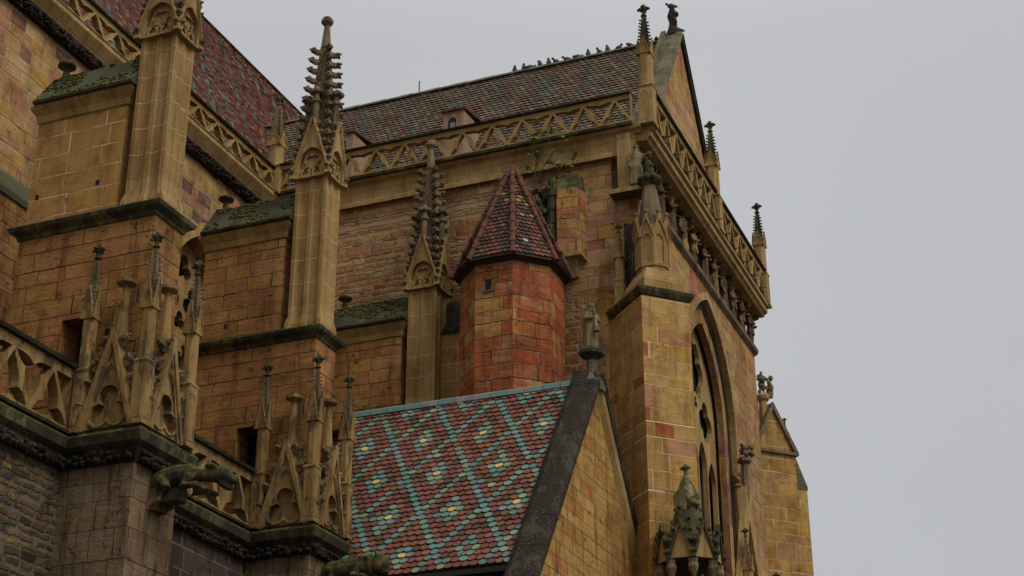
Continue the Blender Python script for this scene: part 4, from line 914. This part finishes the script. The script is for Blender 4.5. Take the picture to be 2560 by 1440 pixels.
m = MB(); m.lathe((-11.62, yr, zc - .1), [(.3, -.1), (.28, .15), (.16, .3), (.12, .35), (.12, .72), (.14, .76)], 8, pi / 8); m.obj('apex_stone', 'coping_grey', cp)
m = MB(); m.box(-17.6, -12.1, yev - .12, yev + .02, zev - .12, zev - .02); m.obj('gutter', 'iron', cp)
# cable by the kneeler
# ------------------------------------------------------------ figures
def robed(m, h=1.0, arm=0, seed=0, lean=0, tunic=False, staff=False, head=True):
    """standing figure about h tall, facing -y, feet at z=0"""
    rnd = random.Random(seed); k = h
    if tunic:
        for s_ in (-1, 1): m.tube([(s_ * .06 * k, 0, 0), (s_ * .07 * k, -.01 * k, .26 * k), (s_ * .06 * k, 0, .46 * k)], [.034 * k, .05 * k, .065 * k], 8); m.ball((s_ * .065 * k, -.05 * k, .02 * k), .04 * k, 6, 4, (.8, 1.7, .7))
        sk = [(.135, .36), (.12, .48), (.1, .56)]
    else: sk = [(.15, .0), (.145, .12), (.13, .3), (.125, .45), (.105, .56)]
    n = 16; R_ = []
    for r_, z in sk + [(.125, .68), (.135, .76), (.07, .815), (.045, .85)]:
        fold = .16 if z < .5 else .05
        R_.append([(cos(2 * pi * j / n) * r_ * k * (1 + fold * sin(j * 2.6 + seed)) * 1.05, sin(2 * pi * j / n) * r_ * k * .72 * (1 + fold * cos(j * 3.1 + seed)), z * k) for j in range(n)])
    m.rings(R_)
    if head:
        m.ball((0, -.015 * k, .915 * k), .065 * k, 9, 7, (.82, .98, 1.18)); m.ball((0, -.075 * k, .905 * k), .016 * k, 5, 4, (.8, 1.2, 1.3))
        m.ball((0, .02 * k, .935 * k), .07 * k, 8, 6, (.95, .9, 1.05)); m.tube([(0, -.03 * k, .86 * k), (0, -.05 * k, .8 * k)], [.04 * k, .02 * k], 6)
    A = {0: [((.13, 0, .76), (.17, -.05, .6), (.06, -.14, .58)), ((-.13, 0, .76), (-.17, -.04, .6), (-.05, -.14, .62))],
         1: [((.13, 0, .76), (.18, -.02, .58), (.12, -.16, .5)), ((-.13, 0, .76), (-.17, -.06, .62), (-.04, -.15, .7))],
         2: [((.13, 0, .76), (.2, -.03, .62), (.16, -.17, .66)), ((-.13, 0, .76), (-.17, 0, .58), (-.15, -.06, .42))]}[arm % 3]
    for a_, b_, c_ in A:
        m.tube([tuple(v * k for v in a_), tuple(v * k for v in b_), tuple(v * k for v in c_)], [.048 * k, .042 * k, .03 * k], 7); m.ball(tuple(v * k for v in c_), .035 * k, 6, 4)
    if staff: m.tube([(.12 * k, -.17 * k, 0), (.12 * k, -.17 * k, 1.05 * k)], .012 * k, 6)
labs = ['statue in a short tunic with a staff, first of the front gallery beside the spirelet', 'long-robed statue with both hands before the chest, second along the gallery from the near corner', 'statue in a heavy draped cloak, third along the gallery from the near corner', 'statue with bent arm lifted, fourth along the gallery from the near corner', 'statue below the middle pinnacle of the balustrade, fifth along the gallery', 'statue in a plain robe just beyond the middle pinnacle, sixth along the gallery', 'statue seventh along the gallery, in the deep shade of the cornice', 'statue eighth along the gallery, in a pleated robe', 'kilted statue ninth along the gallery, near the far corner', 'kilted statue tenth along the gallery, second from the far corner', 'last statue of the gallery, at the far corner below the end of the cornice']
protos = []
for i, lab in enumerate(labs):
    yy = YT + 1.05 + i * 1.08; kind = [('t', 0), ('r', 0), ('r', 1), ('r', 2)][i % 4] if i < 8 else ('t', i % 3)
    if i < 5:
        m = MB(); robed(m, 1.32, kind[1], i, 0, kind[0] == 't', i == 0); o = fuse(m, 'statue', 'statue', None, .022)
        protos.append(o)
    else:
        o = protos[{5: 1, 6: 2, 7: 3, 8: 4, 9: 0, 10: 4}[i]].copy(); C.objects.link(o)
    o.location = (-11.32, yy, 22.36); o.rotation_euler = (0, 0, pi / 2 - .1 + .2 * random.random()); tag(o, lab, 'statue', 'statues along the front gallery')
m = MB(); robed(m, 1.25, 2, 9, 0, False, False); o = fuse(m, 'statue', 'statue_green', None, .022); o.location = (-11.22, YT - .3, 22.2)
o.rotation_euler = (0, 0, .5); tag(o, 'statue with a raised lance on the corner pilaster, behind the corner spire', 'statue')
m = MB(); m.tube([(.0, 0, 0), (-.28, 0, 1.1)], .02, 6)
# angel
an = thing('angel_statue', (-11.62, yr, zc + .6), 'weathered angel with folded wings blowing a long trumpet, on the apex of the chapel gable', 'statue'); local(an)
m = MB(); m.lathe((0, 0, 0), [(.14, 0), (.16, .05), (.3, .12), (.31, .2), (.24, .24), (.2, .3)], 8, pi / 8); m.obj('pedestal', 'mossy', an)
m = MB(); robed(m, 1.2, 0, 3); 
for v in range(len(m.v)): m.v[v] = (m.v[v][0], m.v[v][1], m.v[v][2] + .28)
b_ = fuse(m, 'body', 'statue_green', an, .02); b_.rotation_euler = (0, 0, 1.0)
for s_ in (-1, 1):
    m = MB(); T = RZ(1.0) @ TR(s_ * .07, .13, .28) @ RZ(s_ * .5)
    ring = [(.0, 1.0), (.03, 1.16), (.09, 1.2), (.14, 1.1), (.15, .85), (.12, .5), (.06, .18), (.02, .3), (-.02, .7)]
    m.plate([(x, z) for x, z in ring][::-1], [], .05, T @ RZ(pi / 2))
    m.obj('wing', 'statue_green', an)
m = MB(); T = RZ(1.0) @ TR(0, 0, .28); m.tube([(0, -.09, 1.06), (.0, -.17, .8), (.0, -.2, .45)], [.02, .025, .04], 8, T); m.tube([(0, -.2, .47), (0, -.205, .38)], [.04, .08], 8, T); m.obj('trumpet', 'statue_green', an)
# statue on gable apex
ap_ = thing('apex_statue', (-11.9, 43, zg + .1), 'small dark figure on the very top of the transept gable', 'statue'); local(ap_)
m = MB(); m.lathe((0, 0, 0), [(.2, -.1), (.2, .15), (.14, .2)], 6); m.tube([(0, 0, .1), (.02, 0, .45), (-.04, 0, .7), (.02, 0, .95)], [.17, .13, .13, .1], 8); m.ball((.12, -.02, .72), .11, 8, 6); m.ball((-.0, 0, 1.0), .1, 7, 5); m.tube([(0, -.1, .2), (.15, -.15, .35), (.1, -.12, .6)], [.08, .07, .05], 6)
fuse(m, 'body', 'trim_black', ap_, .025)

# ------------------------------------------------------------ diagonal corner buttress
r2 = sqrt(.5)
db = thing('corner_buttress', (-10.43, 35.8, 0), 'diagonal corner buttress of yellow and pink ashlar right of the chapel gable', 'buttress')
def dframe(ox, oy): return Matrix(((r2, -r2, 0, ox), (r2, r2, 0, oy), (0, 0, 1, 0), (0, 0, 0, 1)))
TD = dframe(-10.9, 35.33)
m = MB(); m.box(0, 1.33, 0, 1.9, 0, 18.62, TD); m.obj('wall', 'corner_ashlar', db)
m = MB(); pth = [(TD @ Vector(p)).xy[:] for p in ((0, 1.75, 0), (0, 0, 0), (1.33, 0, 0), (1.33, 1.75, 0))]
m.sweep([(-.05, 18.62), (.04, 18.64), (.1, 18.74), (.12, 18.82), (-.2, 18.92), (-.2, 18.62)], pth); m.box(.1, 1.2, .1, 1.85, 18.64, 18.9, TD); m.obj('ledge', 'mossy', db)
m = MB(); m.box(.35, 1.0, .9, 1.9, 18.9, 20.9, TD); m.rings([[(x, .5, 20.9), (x, 1.9, 21.5), (x, 1.9, 20.9)] for x in (.35, 1.0)], TD); m.obj('backing_wall', 'dark_ashlar', db)
oc = TD @ Vector((.66, .58, 0))
ot = thing('spirelet', (oc.x, oc.y, 18.9), 'octagonal gabled spirelet with stone cone and petal ring on the near corner buttress', 'pinnacle'); local(ot)
m = MB(); m.rings([[(.56, -.56, 0), (.56, .56, 0), (-.56, .56, 0), (-.56, -.56, 0)], [(.54, -.54, .28), (.54, .54, .28), (-.54, .54, .28), (-.54, -.54, .28)], [(.36, -.36, .62), (.36, .36, .62), (-.36, .36, .62), (-.36, -.36, .62)]], RZ(pi / 4)); m.obj('plinth', 'trim_clean', ot)
m = MB(); m.lathe((0, 0, 0), [(.41, .28), (.41, 1.85)], 8, pi / 8); m.obj('drum', 'trim_clean', ot)
for k in range(8):
    T = RZ(k * pi / 4) @ TR(0, -.41, 0); m = MB()
    m.plate([(-.165, .7), (.165, .7), (.165, 1.62), (0, 2.0), (-.165, 1.62)], [arch(.115, .78, 1.4, .2)], .04, T)
    for sg in (-1, 1): m.add([(sg * .19, -.05, 1.52), (sg * .19, .05, 1.52), (sg * .0, -.05, 2.05), (0, .05, 2.05), (sg * .19, -.05, 1.6), (sg * .19, .05, 1.6), (0, -.05, 2.13), (0, .05, 2.13)], [(0, 2, 3, 1), (4, 5, 7, 6), (0, 4, 6, 2), (1, 3, 7, 5), (0, 1, 5, 4), (2, 6, 7, 3)], T)
    m.lathe((0, 0, 2.05), [(.035, -.1), (.035, .12), (.075, .17), (.08, .21), (.03, .24)], 6, 0, T); m.obj('gablet', 'trim', ot)
m = MB(); m.lathe((0, 0, 0), [(.37, 1.8), (.155, 3.2)], 8, pi / 8); m.obj('cone', 'trim_grey', ot)
m = MB(); m.lathe((0, 0, 0), [(.15, 3.12), (.24, 3.2), (.26, 3.34), (.12, 3.38)], 8)
for k in range(8): m.ball((.24 * cos(k * pi / 4), .24 * sin(k * pi / 4), 3.32), .1, 6, 5, (1, 1, 1.1))
m.obj('petal_ring', 'mossy', ot)
m = MB(); m.tube([(0, 0, 3.3), (.02, 0, 3.6), (-.02, 0, 3.85), (.03, 0, 4.0)], [.15, .13, .1, .08], 8, None); m.ball((.02, -.02, 4.08), .09, 7, 5); m.tube([(.05, -.05, 3.75), (.15, -.12, 3.7)], [.05, .04], 6); fuse(m, 'figure', 'mossy', ot, .025)
for ly, lab in ((.5, 'narrow flanking pinnacle on the left side of the octagonal spirelet'),):
    q = TD @ Vector((-.02 + .14, 1.35, 18.85)); slim_pinnacle(q, lab, None, .75, .11, 1.35, .4, .62, .8, 'trim', 'trim_grey', nlev=3)
# canopy on the buttress front
cc = TD @ Vector((.66, -.62, 11.75))
cn_ = thing('statue_canopy', cc, 'mossy crocketed canopy topped by a hooded figure, on the near corner buttress', 'canopy'); local(cn_)
for k in range(8):
    T = RZ(k * pi / 4 + pi / 8 * 0 + pi / 4) @ TR(0, -.68, 0)
    m = MB(); m.plate([(-.27, 0), (.27, 0), (0, .78)], [], .05, T); g_ = m.obj('gablet', 'trim', cn_)
    m = MB()
    for sg in (-1, 1):
        m.add([(x_, y_ + (.004 if sg > 0 else 0), z_) for x_, y_, z_ in ((sg * .33, -.06, -.02), (sg * .33, .04, -.02), (0, -.06, .86), (0, .04, .86), (sg * .25, -.06, -.02), (sg * .25, .04, -.02), (0, -.06, .72), (0, .04, .72))], [(0, 2, 3, 1), (4, 5, 7, 6), (0, 4, 6, 2), (1, 3, 7, 5), (0, 1, 5, 4), (2, 6, 7, 3)], T)
        for f_ in (.1, .4, .7): m.ball((sg * (.33 * (1 - f_) + .04), -.03, .86 * f_ + .05), .06, 6, 4, (1, 1, 1), T, .2)
    m.obj('gablet_coping', 'mossy', g_)
m = MB(); m.lathe((0, 0, 0), [(.68, .02), (.2, 1.5)], 8, pi / 8)
for k in range(8):
    for q in range(4):
        f_ = .25 + q * .2; rr = .7 - .5 * f_; m.ball((rr * cos(pi / 8 + k * pi / 4), rr * sin(pi / 8 + k * pi / 4), .05 + 1.45 * f_), .055, 6, 4, (1, 1, 1), None, .2)
m.obj('cone', 'mossy', cn_)
m = MB(); T = RZ(.4)
m.lathe((0, 0, 0), [(.3, 1.2), (.22, 1.55), (.17, 1.85), (.08, 2.05), (.06, 2.14)], 10, 0, T); m.tube([(-.1, -.1, 1.75), (-.02, -.24, 1.55), (.1, -.3, 1.38), (.26, -.28, 1.34)], [.05, .07, .085, .06], 8, T)
m.ball((.3, -.2, 1.5), .09, 7, 5); m.tube([(-.2, .0, 1.25), (-.22, 0, 1.6), (-.1, 0, 1.95)], [.09, .11, .05], 6, T); m.tube([(.2, .05, 1.25), (.2, 0, 1.6), (.08, 0, 1.95)], [.09, .11, .05], 6, T)
fuse(m, 'hooded_figure', 'statue_green', cn_, .025)
m = MB(); fleuron(m, (0, 0, 2.12), .9); m.obj('finial', 'mossy', cn_)
m = MB(); m.lathe((0, 0, 0), [(.1, -3), (.1, -.5), (.3, -.2), (.66, .0)], 8, pi / 8); m.obj('underside', 'trim_black', cn_)
for k in range(3):
    T = RZ(k * pi / 4 + 0) @ TR(0, -.68, 0); 
for k in range(8):
    a = pi / 8 + k * pi / 4; m = MB(); m.lathe((.66 * cos(a), .66 * sin(a), -.3), [(.05, -.15), (.1, .0), (.13, .08), (.1, .18), (.12, .26)], 8); m.obj('pendant', 'trim_grey', cn_)

# ------------------------------------------------------------ far buttress
TE = dframe(-11.62, 49.28)
fb = thing('corner_buttress', (-11, 50, 0), 'far corner buttress with a small gable and sloped shoulder, against the sky at the right', 'buttress')
m = MB(); m.box(-.6, 1.86, .0, 1.3, 0, 18.1, TE); m.box(-.6, 1.52, .002, 1.298, 18.1, 19.3, TE); m.obj('wall', 'corner_ashlar', fb)
m = MB(); m.rings([[(1.52, y_, 18.1), (1.88, y_, 18.1), (1.88, y_, 18.2), (1.52, y_, 19.1)] for y_ in (-.02, 1.32)], TE); m.obj('weathering', 'coping_grey', fb)
m = MB(); m.rings([[(.02, y_, 19.3), (1.5, y_, 19.3), (.76, y_, 20.75)] for y_ in (.0, 1.3)], TE); m.obj('gable', 'corner_ashlar', fb)
m = MB()
m.box(-.08, 1.6, -.09, 1.35, 19.2, 19.3, TE)
for sg in (-1, 1):
    V = [(.76 + sg * a_, y_, z_) for y_ in (-.09, 1.35) for a_, z_ in ((.84, 19.3), (.0, 20.95), (.0, 20.7), (.7, 19.3))]
    m.add(V, [(0, 1, 2, 3), (4, 7, 6, 5), (0, 4, 5, 1), (1, 5, 6, 2), (2, 6, 7, 3), (3, 7, 4, 0)], TE)
m.obj('gable_coping', 'trim_grey', fb)
m = MB(); m.box(-.6, .35, .15, 1.15, 19.3, 21.0, TE); m.obj('upper_block', 'trim_clean', fb)
q = TE @ Vector((1.42, .35, 18.95)); slim_pinnacle(q, 'short capped pinnacle on the shoulder of the far buttress', None, 0, .1, .85, .3, .5, .6, 'trim', 'trim_grey', cro=False)
q = TE @ Vector((.62, .3, 20.2)); ft = thing('figure_group', q, 'cluster of small mossy figures on a round base above the far buttress gable', 'statue'); local(ft)
m = MB(); m.lathe((0, 0, 0), [(.17, 0), (.14, .85), (.22, .92), (.25, 1.02), (.2, 1.1)], 8); m.obj('pedestal', 'trim', ft)
m = MB(); robed(m, .85, 1, 4, 0, True)
for v in range(len(m.v)): m.v[v] = (m.v[v][0], m.v[v][1], m.v[v][2] + 1.08)
m.tube([(.2, .1, 1.0), (.25, .1, 1.4), (.3, .05, 1.6)], [.13, .12, .06], 7); m.ball((.3, .05, 1.65), .09, 7, 5); m.ball((.3, 0, 1.3), .1, 6, 4)
for k in range(14): m.ball((.1 + .2 * cos(k * 1.7), .05 + .2 * sin(k * 1.7), 1.12 + .05 * k), .08, 6, 4, (1, 1, .9), None, .25)
fuse(m, 'figure', 'statue_green', ft, .025)
q = TE @ Vector((-.1, .1, 20.9)); slim_pinnacle(q, 'round-topped post between the far gallery corner and the figure group', None, 0, .12, .9, .35, .5, .6, 'trim', 'trim', cro=False)

# ------------------------------------------------------------ portal gable on the front
pg = thing('portal_gable', (-10.5, 43, 0), 'steep openwork gable over the portal with tall columns, low on the front at the right', 'gable')
TPg = TF @ TR(0, -.9, 0)
m = MB(); m.plate([(39.6, 8), (46.4, 8), (43.04, 16.1), (42.96, 16.1)], [[(40.15, 8.2), (45.85, 8.2), (43, 15.0)]], .16, TPg); m.obj('gable_frame', 'trim', pg)
m = MB(); m.plate([(40.0, 8.1), (46.0, 8.1), (43, 15.2)], [arch(1.9, 8.11, 10.2, 2.6, 43)], .1, TPg @ TR(0, .2, 0)); m.obj('gable_infill', 'trim_grey', pg)
m = MB(); m.lathe((-10.45, 43, 0), [(.02, 15.2), (.1, 15.75), (.12, 15.9), (.1, 16.6), (.2, 16.66), (.2, 16.74), (.12, 16.8)], 8)
for k in range(22): m.ball((-10.35 + .15 * cos(k), 43 + .15 * sin(k), 16.85 + .03 * (k % 11)), .06, 6, 4, (1, 1, 1), None, .2)
m.obj('finial', 'trim_grey', pg)
for yy, zz, lab in ((42.0, 12.6, 'small pinnacle left of the portal gable'), (45.3, 12.2, 'small pinnacle right of the portal gable, on the front')):
    slim_pinnacle((-10.3, yy, zz - 1), lab, 'portal pinnacles', .9, .13, 1.7, .4, .8, .8, 'trim', 'trim_grey', nlev=3)

# ------------------------------------------------------------ pinnacles of the upper parapet
gf = 'pinnacles of the upper balustrade'
f0 = slim_pinnacle((-10.95, YT + .02, 24.1), 'pinnacle at the near corner of the transept, its leafy top against the sky', gf, 1.2, .18, 2.2, .55, 1.15, 1.25, 'trim', 'mossy', nlev=8)
dup(f0, (-10.98, 43.4, 24.1), 'middle pinnacle of the gable front, its top just clearing the gable slope', gf)
dup(f0, (-11.0, 49.25, 24.1), 'pinnacle at the far corner of the gable front, standing alone against the sky', gf)
slim_pinnacle((-22.15, YT - .25, 24.1), 'small crocketed pinnacle in the angle where the choir and transept balustrades meet', None, .9, .2, 1.6, .55, 1.3, 1.1, 'trim', 'trim_grey', nlev=7)
# iron brackets sticking out of the front parapet
m0 = None
for k in range(11):
    yy = 37.7 + k * 1.05
    m = MB(); m.box(0, .2, -.012, .012, -.01, .01); m.box(-.06, .02, -.04, .04, -.05, .04)
    if m0 is None: o = m.obj('bracket', 'iron'); m0 = o
    else: o = m0.copy(); C.objects.link(o)
    o.location = (-10.84, yy, 24.3); tag(o, 'short black iron bracket sticking out at the foot of the front balustrade', 'bracket', 'iron brackets on the front cornice')
# lightning rod
m = MB(); m.tube([(-20.8, 43, 30.9), (-20.8, 43, 31.5)], .02, 5); tag(m.obj('lightning_rod', 'iron'), 'thin rod standing up from the transept ridge', 'rod')

# ------------------------------------------------------------ pigeons
def bird_mesh(pose):
    m = MB()
    if pose == 0:   # upright, hunched
        m.ball((0, 0, .15), .085, 9, 7, (.95, 1.0, 1.5)); m.ball((0, -.03, .27), .05, 8, 6, (.9, 1.1, 1)); m.tube([(0, -.07, .27), (0, -.11, .255)], [.018, .005], 5); m.tube([(0, .05, .08), (0, .12, -.05)], [.05, .025], 6)
    else:           # leaning forward
        m.ball((0, 0, .13), .08, 9, 7, (.95, 1.55, 1.05)); m.ball((0, -.13, .2), .045, 8, 6); m.tube([(0, -.17, .2), (0, -.21, .18)], [.016, .005], 5); m.tube([(0, .08, .13), (0, .2, .1)], [.055, .03], 6)
    for s_ in (-1, 1): m.tube([(s_ * .03, 0, .08), (s_ * .03, 0, 0)], .01, 4)
    return m
bp = [fuse(bird_mesh(k), 'pigeon', 'bird', None, .012) for k in (0, 1)]
import mathutils
CR = co.rotation_euler.to_matrix()
def ray(px, py): return CR @ Vector(((px - 1280) / 4133, (720 - py) / 4133, -1))
bl = [(1287, 0), (1310, 0), (1327, 1), (1350, 0), (1372, 0), (1391, 1), (1418, 1), (1446, 1), (1471, 0), (1500, 1), (1520, 0), (1547, 1), (1577, 1), (1643, 1), (1673, 0)]
used = [0, 0]
ords = ['first', 'second', 'third', 'fourth', 'fifth', 'sixth', 'seventh', 'eighth', 'ninth', 'tenth', 'eleventh', 'twelfth', 'thirteenth', 'fourteenth', 'fifteenth']
for i, (px, ps) in enumerate(bl):
    dr = ray(px, 150); x = dr.x / dr.y * 43
    if used[ps] == 0: o = bp[ps]; used[ps] = 1
    else: o = bp[ps].copy(); C.objects.link(o)
    o.location = (x, 43, 30.95); o.rotation_euler = (0, 0, random.uniform(-1.2, 1.2) + (pi if random.random() < .4 else 0)); o.scale = (1.05,) * 3
    tag(o, ('upright' if ps == 0 else 'leaning') + ' pigeon on the transept ridge, ' + ords[i] + ' of the row counted from the left', 'pigeon', 'pigeons along the ridge')
for loc, lab, ps in (((-11.92, 43, 32.1), 'pigeon perched on top of the dark apex statue', 1), ((-11.75, 43.1, 31.2), 'pigeon on the gable apex, just right of the dark statue', 1), ((-11.8, 43.75, 30.15), 'pigeon on the far slope of the gable coping below the apex', 0)):
    o = bp[ps].copy(); C.objects.link(o); o.location = loc; o.rotation_euler = (0, 0, -1.2); tag(o, lab, 'pigeon')

# ------------------------------------------------------------ sapling on the turret
st = thing('sapling', (-13.95, 36.25, 21.8), 'bare young tree sprouting with a few yellow-green leaves behind the turret roof', 'sapling'); local(st)
m = MB(); tips = []
def branch(p, d_, L, r_, lv):
    q = Vector(p); pts = [q[:]]; dv = Vector(d_).normalized()
    for k in range(4):
        dv = (dv + Vector((random.uniform(-.2, .2), random.uniform(-.1, .1), random.uniform(-.05, .2)))).normalized(); q = q + dv * L / 4; pts.append(q[:])
    m.tube(pts, [r_, r_ * .85, r_ * .7, r_ * .6, r_ * .5], 5); tips.append(q)
    if lv:
        for k in range(3):
            b = Vector(pts[1 + k]); branch(b, dv + Vector((random.choice((-1, 1)) * random.uniform(.5, 1.1), random.uniform(-.4, .2), random.uniform(0, .3))), L * .6, r_ * .55, lv - 1)
branch((0, 0, 0), (-.15, -.1, 1), 1.9, .028, 2); branch((.05, 0, .2), (.5, -.1, 1), 1.3, .02, 1); branch((0, 0, .3), (-.8, -.1, .7), 1.0, .018, 1)
m.obj('trunk', 'bark', st)
m = MB()
for t_ in tips:
    for k in range(random.randint(3, 7)):
        c = t_ + Vector((random.uniform(-.12, .12), random.uniform(-.1, .1), random.uniform(-.12, .06))); s_ = random.uniform(.04, .09)
        T = TR(*c) @ Matrix.Rotation(random.uniform(0, 6), 4, 'Z') @ Matrix.Rotation(random.uniform(-1, 1), 4, 'X')
        m.add([(0, -s_, 0), (s_ * .8, 0, .01), (0, s_ * 1.3, 0), (-s_ * .8, 0, .01)], [(0, 1, 2, 3)], T)
m.obj('crown', 'leaf', st)
tf = thing('moss_tuft', (-13.85, 36.35, 21.7), 'dark mossy growth filling the gap between the turret roof and the wall', 'moss'); local(tf)
m = MB()
for k in range(110): m.ball((random.uniform(-.35, .28), random.uniform(-.2, .2), random.uniform(-1.0, 1.0)), random.uniform(.05, .12), 6, 4, (1, 1, 1), None, .35)
m.obj('moss', 'cap_slab_green', tf)
S.render.engine = 'CYCLES'
